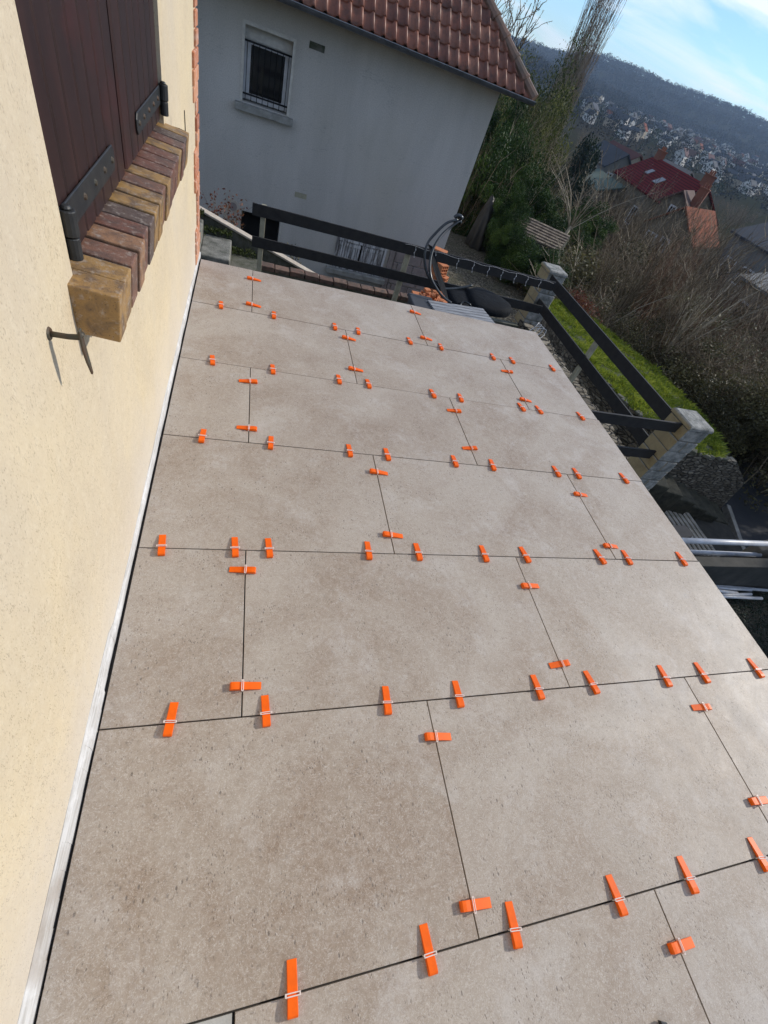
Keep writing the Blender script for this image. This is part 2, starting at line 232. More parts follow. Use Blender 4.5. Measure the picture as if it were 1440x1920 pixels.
M['grass'] = leaf_mat('grass_blade', (0.070, 0.115, 0.012), (0.22, 0.28, 0.026), (0.42, 0.44, 0.08), 0.35, 0.5)
M['forest'] = leaf_mat('winter_wood_twigs', (0.018, 0.019, 0.018), (0.038, 0.036, 0.032), (0.072, 0.064, 0.052), 0, 1.0, 0.0)
M['field'] = simple('valley_ground', (0.055, 0.060, 0.036), (0.085, 0.078, 0.055), 0.02, 0.97, bump=0)

# ------------------------------------------------------------------ mesh builder
class MB:
    def __init__(s): s.v = []; s.f = []; s.r = []
    def add(s, vs, fs, r=None):
        o = len(s.v); s.v += [tuple(map(float, p)) for p in vs]; r = random.random() if r is None else r
        for f in fs: s.f.append(tuple(i + o for i in f)); s.r.append(r)
        return s
    def box(s, c, d, rz=0.0, rot=None, r=None, taper=None):
        hx, hy, hz = d[0] / 2, d[1] / 2, d[2] / 2; q = rot or Matrix.Rotation(rz, 3, 'Z'); vs = []
        for z in (-1, 1):
            k = taper if (taper and z > 0) else 1
            for x, y in ((-1, -1), (1, -1), (1, 1), (-1, 1)):
                vs.append(Vector(c) + q @ Vector((x * hx * k, y * hy * k, z * hz)))
        return s.add(vs, [(3, 2, 1, 0), (4, 5, 6, 7), (0, 1, 5, 4), (1, 2, 6, 5), (2, 3, 7, 6), (3, 0, 4, 7)], r)
    def bx(s, a, b, r=None): return s.box([(a[i] + b[i]) / 2 for i in range(3)], [abs(b[i] - a[i]) for i in range(3)], r=r)
    def bar(s, a, b, w, h, r=None, up=(0, 0, 1)):
        a, b = Vector(a), Vector(b); d = b - a; L = d.length; x = d.normalized(); y = Vector(up).cross(x).normalized(); z = x.cross(y)
        return s.box((a + b) / 2, (L, w, h), rot=Matrix((x, y, z)).transposed(), r=r)
    def tube(s, pts, rad, n=8, r=None, caps=True):
        pts = [Vector(p) for p in pts]; K = len(pts); rad = rad if hasattr(rad, '__len__') else [rad] * K; vs = []
        up = Vector((0, 0, 1)) if abs((pts[-1] - pts[0]).normalized().z) < 0.9 else Vector((1, 0, 0))
        for i, p in enumerate(pts):
            t = (pts[min(i + 1, K - 1)] - pts[max(i - 1, 0)]).normalized(); x = up.cross(t).normalized(); y = t.cross(x)
            for j in range(n):
                a = 2 * math.pi * j / n; vs.append(p + (x * math.cos(a) + y * math.sin(a)) * rad[i])
        fs = [(i * n + j, i * n + (j + 1) % n, (i + 1) * n + (j + 1) % n, (i + 1) * n + j) for i in range(K - 1) for j in range(n)]
        if caps: fs += [tuple(range(n - 1, -1, -1)), tuple(range((K - 1) * n, K * n))]
        return s.add(vs, fs, r)
    def prism(s, poly, off, r=None):
        n = len(poly); P = [Vector(p) for p in poly]; o = Vector(off)
        return s.add(P + [p + o for p in P], [tuple(range(n - 1, -1, -1)), tuple(range(n, 2 * n))] + [(i, (i + 1) % n, (i + 1) % n + n, i + n) for i in range(n)], r)
    def build(s, name, mat, parent=None, bevel=0, smooth=False, seg=2, origin=None):
        me = bpy.data.meshes.new(name); v = s.v
        if origin is not None: v = [(a - origin[0], b - origin[1], c - origin[2]) for a, b, c in v]
        me.from_pydata(v, [], s.f); me.update()
        a = me.attributes.new('rnd', 'FLOAT', 'FACE'); a.data.foreach_set('value', s.r)
        return finish(name, me, mat, parent, bevel, smooth, seg, origin)
def finish(name, me, mat, parent=None, bevel=0, smooth=False, seg=2, origin=None):
    me.materials.append(M[mat] if isinstance(mat, str) else mat)
    if smooth: me.polygons.foreach_set('use_smooth', [True] * len(me.polygons))
    o = bpy.data.objects.new(name, me); COL.objects.link(o)
    if origin is not None: o.location = origin
    if bevel:
        b = o.modifiers.new('bevel', 'BEVEL'); b.width = bevel; b.segments = seg; b.limit_method = 'ANGLE'; b.angle_limit = R(40)
    if parent:
        o.parent = parent
        if parent.type == 'EMPTY' or parent.location.length:
            o.location = Vector(o.location) - parent_world(parent)
    return o
def parent_world(p):
    l = Vector(p.location)
    while p.parent: p = p.parent; l += Vector(p.location)
    return l
def npmesh(name, V, F, rnd, mat, parent=None, origin=None, smooth=False):
    """V (n,3), F (m,3 or 4) arrays"""
    me = bpy.data.meshes.new(name); k = F.shape[1]; me.vertices.add(len(V)); me.vertices.foreach_set('co', V.astype(np.float32).ravel())
    me.loops.add(F.size); me.loops.foreach_set('vertex_index', F.astype(np.int32).ravel()); me.polygons.add(len(F))
    me.polygons.foreach_set('loop_start', np.arange(0, F.size, k, dtype=np.int32))
    me.update(calc_edges=True); me.validate()
    a = me.attributes.new('rnd', 'FLOAT', 'FACE'); a.data.foreach_set('value', np.clip(rnd, 0, 1).astype(np.float32))
    return finish(name, me, mat, parent, smooth=smooth, origin=origin)
def empty(name, loc):
    o = bpy.data.objects.new(name, None); COL.objects.link(o); o.location = loc; o.empty_display_size = 0.2; return o
def tag(o, label=None, cat=None, group=None, kind=None):
    for k_, v_ in (('label', label), ('category', cat), ('group', group), ('kind', kind)):
        if v_: o[k_] = v_
    return o
def copy_tree(o, parent=None):
    c_ = o.copy(); COL.objects.link(c_); c_.parent = parent
    for ch in list(o.children): copy_tree(ch, c_)
    return c_
ORD = ['first', 'second', 'third', 'fourth', 'fifth', 'sixth', 'seventh', 'eighth', 'ninth', 'tenth', 'eleventh', 'twelfth']

# vectorised plant pieces
def strands(paths, radii, rnd, n=3):
    P = np.asarray(paths); S, K, _ = P.shape; T = np.gradient(P, axis=1); T /= np.linalg.norm(T, axis=2, keepdims=True) + 1e-9
    up = np.where(np.abs(T[..., 2:3]) < 0.9, np.array([0, 0, 1.0]), np.array([1.0, 0, 0])); X = np.cross(up, T); X /= np.linalg.norm(X, axis=2, keepdims=True) + 1e-9; Y = np.cross(T, X)
    ang = np.arange(n) * 2 * np.pi / n; rad = np.asarray(radii)[..., None, None]
    V = P[:, :, None, :] + rad * (np.cos(ang)[None, None, :, None] * X[:, :, None, :] + np.sin(ang)[None, None, :, None] * Y[:, :, None, :])
    idx = np.arange(S * K * n).reshape(S, K, n); a = idx[:, :-1, :]; b = np.roll(a, -1, axis=2); c_ = idx[:, 1:, :]; d = np.roll(c_, -1, axis=2)
    F = np.stack([a, b, d, c_], -1).reshape(-1, 4); rr = np.repeat(np.asarray(rnd), (K - 1) * n); return V.reshape(-1, 3), F, rr
def bush_paths(rs, stems, h, spread, lean=0.35, twigs=9, sub=0, K=6, r0=0.012, base=0.25, wob=0.06, tw_len=0.4, tw_up=0.5, start=0.25):
    a = rs.uniform(0, 2 * np.pi, stems); hh = h * rs.uniform(0.55, 1.0, stems); l = lean * rs.uniform(0.1, 1.0, stems)
    b = np.stack([np.cos(a), np.sin(a), 0 * a], 1); p0 = b * base * rs.uniform(0, 1, (stems, 1)); t = np.linspace(0, 1, K)[None, :, None]
    P = p0[:, None, :] + b[:, None, :] * (l * hh)[:, None, None] * (0.5 * t + 0.5 * t ** 2) * spread + np.array([0, 0, 1.0]) * hh[:, None, None] * t
    P = P + np.cumsum(rs.normal(0, wob * h / K, P.shape), axis=1) * (t > 0); rad = r0 * rs.uniform(0.5, 1.2, (stems, 1)) * np.linspace(1, 0.25, K)[None]
    out = [(P, rad)]; src = P; L = hh; lev = [(twigs, tw_len, 0.45)] + ([(sub, tw_len * 0.45, 0.3)] if sub else [])
    for (nt, tl, rf) in lev:
        S = len(src); s_i = np.repeat(np.arange(S), nt); tt = rs.uniform(start, 0.97, len(s_i)) * (K - 1); i0 = tt.astype(int); fr = (tt - i0)[:, None]
        q0 = src[s_i, i0] * (1 - fr) + src[s_i, i0 + 1] * fr; dr = src[s_i, i0 + 1] - src[s_i, i0]; dr /= np.linalg.norm(dr, axis=1, keepdims=True) + 1e-9
        rd = rs.normal(0, 1, dr.shape); rd /= np.linalg.norm(rd, axis=1, keepdims=True); dd = dr * tw_up + rd * (1 - tw_up) + np.array([0, 0, 0.15]); dd /= np.linalg.norm(dd, axis=1, keepdims=True)
        ln = (L[s_i] * tl * rs.uniform(0.3, 1.0, len(s_i)) * (1.1 - 0.6 * tt / (K - 1)))[:, None, None]
        Q = q0[:, None, :] + dd[:, None, :] * ln * t + np.cumsum(rs.normal(0, 0.03, (len(s_i), K, 3)), axis=1) * ln * (t > 0)
        rq = r0 * rf * rs.uniform(0.5, 1.0, (len(s_i), 1)) * np.linspace(1, 0.3, K)[None]; out.append((Q, rq)); src = Q; L = ln[:, 0, 0]; 
    return out
def strand_mesh(name, packs, mat, rs, parent=None):
    Vs, Fs, Rs, o = [], [], [], 0
    for P, rad in packs:
        V, F, r_ = strands(P, rad, rs.uniform(0, 1, len(P))); Vs.append(V); Fs.append(F + o); Rs.append(r_); o += len(V)
    return npmesh(name, np.concatenate(Vs), np.concatenate(Fs), np.concatenate(Rs), mat, parent)
def leaves(centers, size, rs, rnd=None, aspect=0.6, flat=0.0):
    n = len(centers); a = rs.normal(0, 1, (n, 3)); a[:, 2] *= (1 - flat); a /= np.linalg.norm(a, axis=1, keepdims=True) + 1e-9; b = rs.normal(0, 1, (n, 3)); b = np.cross(a, b); b /= np.linalg.norm(b, axis=1, keepdims=True) + 1e-9
    s_ = (size * rs.uniform(0.5, 1.2, n))[:, None]; a = a * s_; b = b * s_ * aspect
    V = np.stack([centers - a, centers - b * 0.9, centers + a, centers + b * 0.9], 1).reshape(-1, 3); F = np.arange(4 * n).reshape(n, 4)
    return V, F, (rs.uniform(0, 1, n) if rnd is None else rnd)
def crown_points(rs, n, ctr, rad, clumps=26, csz=0.33, shell=0.55):
    d = rs.normal(0, 1, (clumps, 3)); d /= np.linalg.norm(d, axis=1, keepdims=True); cc = d * rs.uniform(shell, 1.0, (clumps, 1)); w = rs.uniform(0.5, 1.3, clumps)
    i = rs.choice(clumps, n, p=w / w.sum()); q = rs.normal(0, 1, (n, 3)); q /= np.linalg.norm(q, axis=1, keepdims=True); q = cc[i] + q * csz * rs.uniform(0.3, 1, (n, 1)) ** 0.6 * w[i][:, None]
    tone = np.clip(0.5 + (rs.normal(0, 0.28, clumps))[i] + rs.normal(0, 0.14, n), 0, 1); return np.array(ctr) + q * np.array(rad), tone

# ================================================================== THE TERRACE
WX = -0.381          # plane of our house wall
mb = MB()
def wall_x(y): return WX + 0.0165 + 0.0096 * (y - 1.0)
def tile(x0, x1, y0, y1):
    g = 0.002; t = 0.014; r_ = random.random(); dz = random.uniform(-0.0008, 0.0008); c_ = 0.0009
    la, lb = (wall_x(y0), wall_x(y1)) if x0 < -0.3 else (x0, x0)
    P = [(la + g, y0 + g), (x1 - g, y0 + g), (x1 - g, y1 - g), (lb + g, y1 - g)]; Q = [(P[0][0] + c_, P[0][1] + c_), (P[1][0] - c_, P[1][1] + c_), (P[2][0] - c_, P[2][1] - c_), (P[3][0] + c_, P[3][1] - c_)]
    vs = [(a, b, -t) for a, b in P] + [(a, b, dz - c_) for a, b in P] + [(a, b, dz) for a, b in Q]
    mb.add(vs, [(0, 1, 5, 4), (1, 2, 6, 5), (2, 3, 7, 6), (3, 0, 4, 7), (4, 5, 9, 8), (5, 6, 10, 9), (6, 7, 11, 10), (7, 4, 8, 11), (8, 9, 10, 11)], r_)
XL = -0.352
for r_ in range(-3, 6):
    y0, y1 = 0.6 * r_, min(0.6 * (r_ + 1), 3.59); xr = 2.385 + random.uniform(-0.006, 0.006) + (0.012 if r_ == 0 else 0)
    cuts = [0.0, 1.2, xr] if r_ % 2 else [0.6, 1.8, xr]
    if r_ >= 0: cuts = [XL + random.uniform(-0.003, 0.003)] + cuts
    elif r_ < -1: cuts = [XL] + [c_ for c_ in cuts]
    for a, b in zip(cuts[:-1], cuts[1:]): tile(a, b, y0, y1)
tag(mb.build('terrace_floor', 'tile'), kind='structure')
mb = MB(); mb.bx((WX, -2.2, -0.16), (2.37, 3.575, -0.0145)); tag(mb.build('terrace_slab', 'dark_gap'), kind='structure')
mb = MB(); mb.bx((XL, -0.62, -0.0143), (-0.004, -0.0025, -0.004)); tag(mb.build('screed_patch', 'screed'), kind='structure')
mb = MB(); mb.bx((WX - 0.02, -2.2, -3.4), (2.30, 3.50, -0.163)); tag(mb.build('terrace_base', 'concrete'), kind='structure')

# ---- levelling wedges
def make_wedge():
    e = empty('levelling_wedge', (0, 0, 0)); w = 0.0115; mbw = MB()
    prof = [(0.056, 0.0015), (0.056, 0.0035), (-0.022, 0.0150), (-0.033, 0.0150), (-0.037, 0.0110), (-0.037, 0.0015)]
    mbw.prism([(-w, y, z) for y, z in prof], (2 * w, 0, 0), r=0.5)
    mbw.build('wedge', 'orange', e, bevel=0.0012, seg=2)
    c_ = MB(); W2 = 0.0175
    c_.box((0, 0.0026, 0.0146), (2 * W2, 0.0022, 0.0026)); c_.box((0, -0.0026, 0.0152), (2 * W2, 0.0022, 0.0026))
    for s_ in (-1, 1):
        c_.box((s_ * (W2 - 0.0015), 0, 0.0148), (0.003, 0.0060, 0.0022)); c_.box((s_ * (W2 - 0.003), 0, 0.0066), (0.0028, 0.0026, 0.0130))
    c_.build('clip', 'clip', e, bevel=0.0006, seg=1); return e
wedge0 = make_wedge(); used = [False]
def put_wedge(x, y, rz, label):
    o = wedge0 if not used[0] else copy_tree(wedge0); used[0] = True
    o.location = (x, y, 0.0005); o.rotation_euler = (0, 0, rz); tag(o, label, 'levelling wedge', 'orange tile levelling wedges clipped over the joints')
JN = ['nearest long joint', 'second nearest long joint', 'third nearest long joint', 'fourth nearest long joint', 'second farthest long joint', 'farthest long joint']
ROWS = [
 [(549, 1868), (808, 1798), (968, 1748), (1163, 1690), (1297, 1651), (1432, 1613)],
 [(319, 1352), (499, 1337), (727, 1317), (862, 1307), (1013, 1296), (1115, 1286), (1253, 1275), (1323, 1267), (1424, 1258)],
 [(303, 1024), (441, 1027), (505, 1028), (692, 1034), (786, 1038), (911, 1042), (988, 1043), (1130, 1048), (1181, 1050), (1284, 1053)],
 [(379, 819), (508, 832), (657, 848), (728, 855), (855, 867), (927, 876), (1048, 888), (1086, 891), (1175, 900)],
 [(398, 678), (512, 692), (637, 714), (692, 720), (814, 740), (866, 748), (981, 765), (1014, 770), (1093, 783)],
 [(414, 575), (514, 593), (629, 614), (673, 622), (770, 640), (829, 652), (926, 669), (963, 677), (1038, 691)]]
for j, row in enumerate(ROWS):
    for i, (u, v) in enumerate(row):
        put_wedge(at_z(u, v, 0.013)[0], 0.6 * j + 0.001, random.uniform(-0.10, 0.10), 'orange levelling wedge pointing away on the %s, %s from the house wall' % (JN[j], ORD[i]))
RN = ['nearest tile row', 'second nearest tile row', 'third nearest tile row', 'fourth nearest tile row', 'third farthest tile row', 'second farthest tile row', 'farthest tile row']
CR = [(0, 1.2, [(1275, 1775, 1)]), (1, 0.6, [(888, 1697, 1), (820, 1380, 1)]), (1, 1.8, [(1415, 1503, 1), (1312, 1326, 0)]), (2, 0.0, [(456, 1285, 1), (463, 1067, 0)]), (2, 1.2, [(1048, 1244, 0), (988, 1097, 1)]),
      (3, 0.6, [(733, 1001, 1), (706, 883, 1)]), (3, 1.8, [(1138, 1022, 1), (1083, 925, 1)]), (4, 0.0, [(467, 801, 0), (470, 713, 0)]), (4, 1.2, [(879, 838, 0), (851, 768, 0)]), (5, 0.6, [(664, 690, 1), (652, 632, 1)]),
      (5, 1.8, [(978, 747, 1), (948, 694, 0)]), (6, 0.0, [(472, 569, 1), (474, 521, 1)]), (6, 1.2, [(796, 632, 1), (778, 584, 1)])]
for rw, x, ws in CR:
    for q, (u, v, left) in enumerate(ws):
        side = 'left' if x < 1 else 'right'
        put_wedge(x, at_z(u, v, 0.013)[1], (-math.pi / 2 if left else math.pi / 2) + random.uniform(-0.08, 0.08), 'orange levelling wedge across the %s short joint of the %s, %s end' % (side, RN[rw], ['near', 'far'][q]))
# black tool tip at the lower edge of the view
p = at_z(1243, 1912, 0); e = empty('cutting_pliers', (p[0], p[1] - 0.05, 0)); e.rotation_euler = (0, 0, 0.25)
mb = MB(); mb.prism([(-0.012, -0.16, 0.004), (0.012, -0.16, 0.004), (0.013, 0.03, 0.004), (0.008, 0.048, 0.004), (-0.006, 0.058, 0.004), (-0.008, 0.050, 0.004), (-0.003, 0.046, 0.004), (-0.009, 0.038, 0.004), (-0.006, 0.032, 0.004), (-0.012, 0.02, 0.004)], (0, 0, 0.012)); o = mb.build('jaw', 'black_iron', None, bevel=0.001); o.parent = e
mb = MB(); mb.tube([(-0.008, -0.15, 0.010), (-0.03, -0.20, 0.010), (-0.035, -0.27, 0.010)], 0.007); mb.tube([(0.008, -0.15, 0.010), (0.03, -0.20, 0.010), (0.035, -0.27, 0.010)], 0.007); o = mb.build('handle', 'black_iron', None, smooth=True); o.parent = e
tag(e, 'black jagged metal tool tip lying on the tile at the bottom right', 'pliers')

# ================================================================== OUR HOUSE
house = empty('house', (WX, 1.0, 0)); house.rotation_euler = (0, 0, -R(0.55)); tag(house, 'cream rendered house with brown shutters and brick window sill beside the terrace', 'house')
YC = 3.61; SY0, SY1, SZ0, SZ1 = 1.175, 2.42, 0.935, 2.25
mb = MB()
for a, b in (((WX - 0.3, -2.5, -3.4), (WX, SY0, 3.2)), ((WX - 0.3, SY1, -3.4), (WX, YC - 0.004, 3.2)), ((WX - 0.3, SY0, -3.4), (WX, SY1, SZ0 - 0.004)), ((WX - 0.3, SY0, SZ1), (WX, SY1, 3.2))): mb.bx(a, b, 0.5)
mb.bx((-7.0, YC - 0.3, -3.4), (WX - 0.301, YC - 0.006, 3.2), 0.5); mb.build('rendered_wall', 'render', house)
mb = MB(); z = 0.03; alt = 0
while z < 3.1:
    L = 0.20 if (alt // 3) % 2 == 0 else 0.10; L += random.uniform(-0.006, 0.006)
    mb.bx((WX - 0.12, YC - L, z), (WX + 0.010 + random.uniform(-0.003, 0.003), YC + 0.010, z + 0.060)); z += 0.068; alt += 1
mb.build('corner_bricks', 'quoin', house, bevel=0.003, seg=1)
mb = MB(); y = -2.4
while y < YC:
    h_ = 0.044 + 0.026 * noise.noise(Vector((y * 1.3, 3, 1))) + (0.02 if y < 0.9 else -0.008); h2 = 0.044 + 0.026 * noise.noise(Vector(((y + .05) * 1.3, 3, 1))) + (0.02 if y + .05 < 0.9 else -0.008); d0 = 0.0045 + (0.003 if y < 0.7 else 0) + 0.003 * noise.noise(Vector((y * 6, 0, 0)))
    mb.add([(WX - 0.01, y, -0.012), (WX + 0.004 + d0, y, -0.012), (WX + 0.0035 + d0, y, h_ * 0.5), (WX + 0.0015, y, h_), (WX - 0.01, y, h_), (WX - 0.01, y + 0.052, -0.012), (WX + 0.004 + d0, y + 0.052, -0.012), (WX + 0.0035 + d0, y + 0.052, h2 * 0.5), (WX + 0.0015, y + 0.052, h2), (WX - 0.01, y + 0.052, h2)],
           [(1, 6, 7, 2), (2, 7, 8, 3), (3, 8, 9, 4), (0, 1, 2, 3, 4), (9, 8, 7, 6, 5)], 0.5); y += 0.05
mb.build('plaster_strip', 'plaster_strip', house)
# shutters
mb = MB(); mb.bx((WX - 0.12, SY0, SZ0), (WX - 0.09, SY1, SZ1)); mb.build('window_recess', 'black', house)  # black panel stands for the line of shade between the shutter leaves
def shutter(y0, y1, n, hinge_y, hdir, zc):
    mb = MB(); w = (y1 - y0) / n; xf = WX - 0.010
    for i in range(n):
        a, b = y0 + i * w, y0 + (i + 1) * w; r_ = random.random(); g = 0.0026; c_ = 0.005
        mb.prism([(xf - 0.022, a + g * 0.3, SZ0 + 0.03), (xf - c_, a + g * 0.3, SZ0 + 0.03), (xf, a + c_ + g, SZ0 + 0.03), (xf, b - c_ - g, SZ0 + 0.03), (xf - c_, b - g * 0.3, SZ0 + 0.03), (xf - 0.022, b - g * 0.3, SZ0 + 0.03)], (0, 0, SZ1 - SZ0 - 0.03), r_)
    mb.bx((xf - 0.034, y0, SZ0 + 0.03), (xf - 0.023, y1, SZ1), 0.2)
    s_ = mb.build('shutter', 'shutter', house)
    mb = MB(); ye = hinge_y + hdir * 0.44
    mb.prism([(xf + 0.001, hinge_y, zc - 0.026), (xf + 0.001, ye - hdir * 0.012, zc - 0.026), (xf + 0.001, ye, zc - 0.012), (xf + 0.001, ye, zc + 0.012), (xf + 0.001, ye - hdir * 0.012, zc + 0.026), (xf + 0.001, hinge_y, zc + 0.026)], (0.005, 0, 0))
    h_ = mb.build('hinge_strap', 'black_iron', s_, bevel=0.0015, seg=1)
    for q in (0.06, 0.15, 0.24, 0.33, 0.41): mb = MB(); mb.tube([(xf + 0.005, hinge_y + hdir * q, zc), (xf + 0.010, hinge_y + hdir * q, zc)], [0.008, 0.005]); mb.build('hinge_bolt', 'old_iron', s_, smooth=False)
    mb = MB(); hy = hinge_y - hdir * 0.008; xh = xf + 0.016; mb.tube([(xh, hy, zc - 0.056), (xh, hy, zc - 0.016)], 0.0135, 14); mb.tube([(xh, hy, zc - 0.014), (xh, hy, zc + 0.030)], 0.0150, 14); mb.tube([(xh, hy, zc + 0.031), (xh, hy, zc + 0.037)], [0.010, 0.007], 10)
    mb.build('hinge_pin', 'black_iron', s_, smooth=False, bevel=0.002); return s_
tag(shutter(SY0 + 0.012, 1.768, 7, 1.20, 1, 1.035), 'brown board shutter leaf nearer the camera')
tag(shutter(1.794, SY1 - 0.012, 7, 2.395, -1, 1.035), 'brown board shutter leaf farther from the camera')
# brick window sill, bricks on edge sloping outwards
mb = MB(); mm = MB(); nb = 17; y = 1.135; pit_ = (2.455 - 1.135) / nb; rot = Matrix.Rotation(R(5.5), 3, 'Y'); prev = 0.5
for i in range(nb):
    r_ = random.random(); r_ = 0.02 if i == 0 else r_; w = pit_ - 0.010; dx = random.uniform(-0.003, 0.003)
    mb.box((WX - 0.003 + dx - (0.0 if i > 0 else -0.028), y + w / 2, 0.900 + random.uniform(-0.001, 0.001)), (0.165 if i > 0 else 0.11, w, 0.100), rot=rot, r=r_); y += pit_
sill = mb.build('window_sill', 'sillbrick', house, bevel=0.003, seg=2)
mm.box((WX - 0.006, (1.135 + 2.455) / 2 - 0.003, 0.898), (0.155, 1.30, 0.092), rot=rot); mm.build('sill_mortar', 'mortar', sill)
# shutter stays
def stay(y, z, s_):
    mb = MB(); mb.tube([(WX - 0.03, y, z), (WX + 0.03, y, z), (WX + 0.046, y + 0.002, z + 0.001), (WX + 0.050, y + 0.003, z + 0.010)], [0.0052, 0.0050, 0.0058, 0.0062], 10)
    b = mb.build('shutter_stay', 'old_iron', house, smooth=True)
    mb = MB(); mb.prism([(WX + 0.047, y - 0.006, z + 0.018), (WX + 0.047, y + 0.006, z + 0.018), (WX + 0.048, y + 0.0085, z - 0.02), (WX + 0.050, y + 0.0075, z - 0.045), (WX + 0.053, y + 0.003, z - 0.070), (WX + 0.053, y - 0.003, z - 0.072), (WX + 0.050, y - 0.007, z - 0.045), (WX + 0.048, y - 0.0085, z - 0.02)], (0.0035, 0, 0)); mb.build('blade', 'old_iron', b, bevel=0.001, seg=1)
    mb = MB(); mb.tube([(WX + 0.0005, y, z), (WX + 0.003, y, z)], [0.012, 0.010], 12); mb.build('wall_plate', 'old_iron', b)
stay(1.0, 0.930, 1)
mb = MB(); mb.tube([(WX - 0.03, 2.60, 0.905), (WX + 0.03, 2.60, 0.905), (WX + 0.052, 2.605, 0.90)], 0.005, 10); b = mb.build('shutter_stay', 'old_iron', house, smooth=True)
mb = MB(); mb.prism([(WX + 0.050, 2.60, 0.885), (WX + 0.050, 2.61, 0.885), (WX + 0.048, 2.609, 0.97), (WX + 0.048, 2.603, 0.97)], (0.003, 0, 0)); mb.build('blade', 'old_iron', b)

# ================================================================== NEIGHBOURING HOUSE
NY = 11.1; nh = empty('neighbour_house', (4.3, NY, -3)); tag(nh, 'grey rendered house with barred window and brown tiled hip roof across the alley', 'house')
XC = 4.33; XLFT = -7.0; ZE = 1.04
def wall_with_holes(x0, x1, z0, z1, y, holes, t=0.3):
    mb = MB(); xs = sorted({x0, x1, *[h[0] for h in holes], *[h[1] for h in holes]}); zs = sorted({z0, z1, *[h[2] for h in holes], *[h[3] for h in holes]})
    for a, b in zip(xs[:-1], xs[1:]):
        run = None
        for c_, d in zip(zs[:-1], zs[1:]):
            solid = not any(h[0] <= a and b <= h[1] and h[2] <= c_ and d <= h[3] for h in holes)
            if solid: mb.bx((a, y, c_), (b, y + t, d), 0.5)
    return mb
win = (-0.235, 0.535, -0.375, 0.595); cel = (-0.155, 0.625, -2.72, -2.085); shu = (1.86, 3.02, -2.74, -2.10)
mb = wall_with_holes(XLFT, XC, -3.4, ZE, NY, [win, cel, shu]); mb.bx((XC - 0.3, NY + 0.3, -3.4), (XC, NY + 8.5, ZE), 0.5); mb.bx((XLFT, NY + 8.2, -3.4), (XC - 0.3, NY + 8.5, ZE), 0.5)
mb.build('wall', 'nwall', nh)
mb = MB(); mb.bar((XC - 0.012, NY - 0.004, -3.2), (XC - 0.012, NY - 0.004, ZE - 0.01), 0.02, 0.02); mb.build('corner_light_strip', 'pale_concrete', nh)  # pale strip standing in for sunlight caught on the house corner
# roof: hipped, pantiles in courses
pitch = R(40); OV = 0.5; tp, tl = 0.19, 0.31; NRS = 22; X0, X1 = XLFT - 0.5, XC + OV - 0.06; Y0 = NY - OV; prof = [(0, 0.0), (0.42, -0.004), (0.60, 0.006), (0.68, 0.034), (0.80, 0.046), (0.92, 0.034), (0.985, 0.004), (1.0, 0.0)]
V, F, RR = [], [], []
for c_ in range(16):
    s0, s1 = c_ * tl, (c_ + 1) * tl + 0.035
    xa0, xb0 = X0 + s0 * math.cos(pitch), X1 - s0 * math.cos(pitch) * 1.0
    nT = int((X1 - X0) / tp) + 1
    for t_ in range(nT):
        xs = X1 - (t_ + 1) * tp
        if xs > xb0 or xs + tp < xa0: continue
        rnd = random.random(); o = len(V)
        for kk, (s_, lift) in enumerate(((s0 - 0.0, 0.028), (s0 + 0.002, 0.034), (s1, 0.004))):
            for (a, h_) in prof:
                x = min(xs + a * tp, X1 - s_ * math.cos(pitch) + 0.02); hh = h_ + lift if kk else h_ * 0.9 + 0.008
                V.append((x, Y0 + s_ * math.cos(pitch) - hh * math.sin(pitch), ZE + 0.03 + s_ * math.sin(pitch) + hh * math.cos(pitch)))
        n_ = len(prof)
        for kk in range(2):
            for a in range(n_ - 1): F.append((o + kk * n_ + a, o + kk * n_ + a + 1, o + (kk + 1) * n_ + a + 1, o + (kk + 1) * n_ + a)); RR.append(rnd)
me = bpy.data.meshes.new('roof'); me.from_pydata(V, [], F); me.update(); a = me.attributes.new('rnd', 'FLOAT', 'FACE'); a.data.foreach_set('value', RR)
roof = finish('roof', me, 'rooftile', nh, smooth=True)
mb = MB(); H = 16 * tl; hc, hs = H * math.cos(pitch), H * math.sin(pitch); D_ = 8.5 + 2 * OV
mb.add([(X0, Y0, ZE), (X1, Y0, ZE), (X1 - D_ / 2, Y0 + D_ / 2, ZE + D_ / 2 * math.tan(pitch)), (X0, Y0 + D_ / 2, ZE + D_ / 2 * math.tan(pitch)), (X1, Y0 + D_, ZE), (X0, Y0 + D_, ZE)],
       [(0, 1, 2, 3), (1, 4, 2), (4, 5, 3, 2), (5, 0, 3), (0, 5, 4, 1)]); mb.build('roof_deck', 'ridge_tile', roof)
mb = MB(); dirv = Vector((-1, 1, math.tan(pitch))).normalized(); p0 = Vector((X1 + 0.02, Y0 - 0.02, ZE + 0.06))
for i in range(18):
    a = p0 + dirv * (i * 0.36); b = a + dirv * 0.385; mb.tube([a, b - dirv * 0.05, b - dirv * 0.048, b], [0.085, 0.075, 0.096, 0.094], 10)
mb.build('hip_ridge_tiles', 'ridge_tile', roof, smooth=False)
mb = MB(); n_ = 10; gy = Y0 - 0.06; gz = ZE + 0.03
P = [(gy + 0.065 * math.cos(math.pi + math.pi * i / n_), gz + 0.065 * math.sin(math.pi + math.pi * i / n_)) for i in range(n_ + 1)]; Q = [(gy + 0.058 * math.cos(math.pi + math.pi * i / n_), gz + 0.058 * math.sin(math.pi + math.pi * i / n_)) for i in range(n_ + 1)][::-1]
mb.prism([(X0, a, b) for a, b in P + Q], (X1 + 0.03 - X0, 0, 0)); mb.tube([(X0, gy - 0.065, gz), (X1 + 0.03, gy - 0.065, gz)], 0.009); mb.build('gutter', 'zinc', nh, smooth=False)
mb = MB(); mb.bx((X0, Y0 + 0.0, ZE - 0.03), (X1, NY, ZE - 0.005)); mb.build('soffit', 'cream_surround', nh)
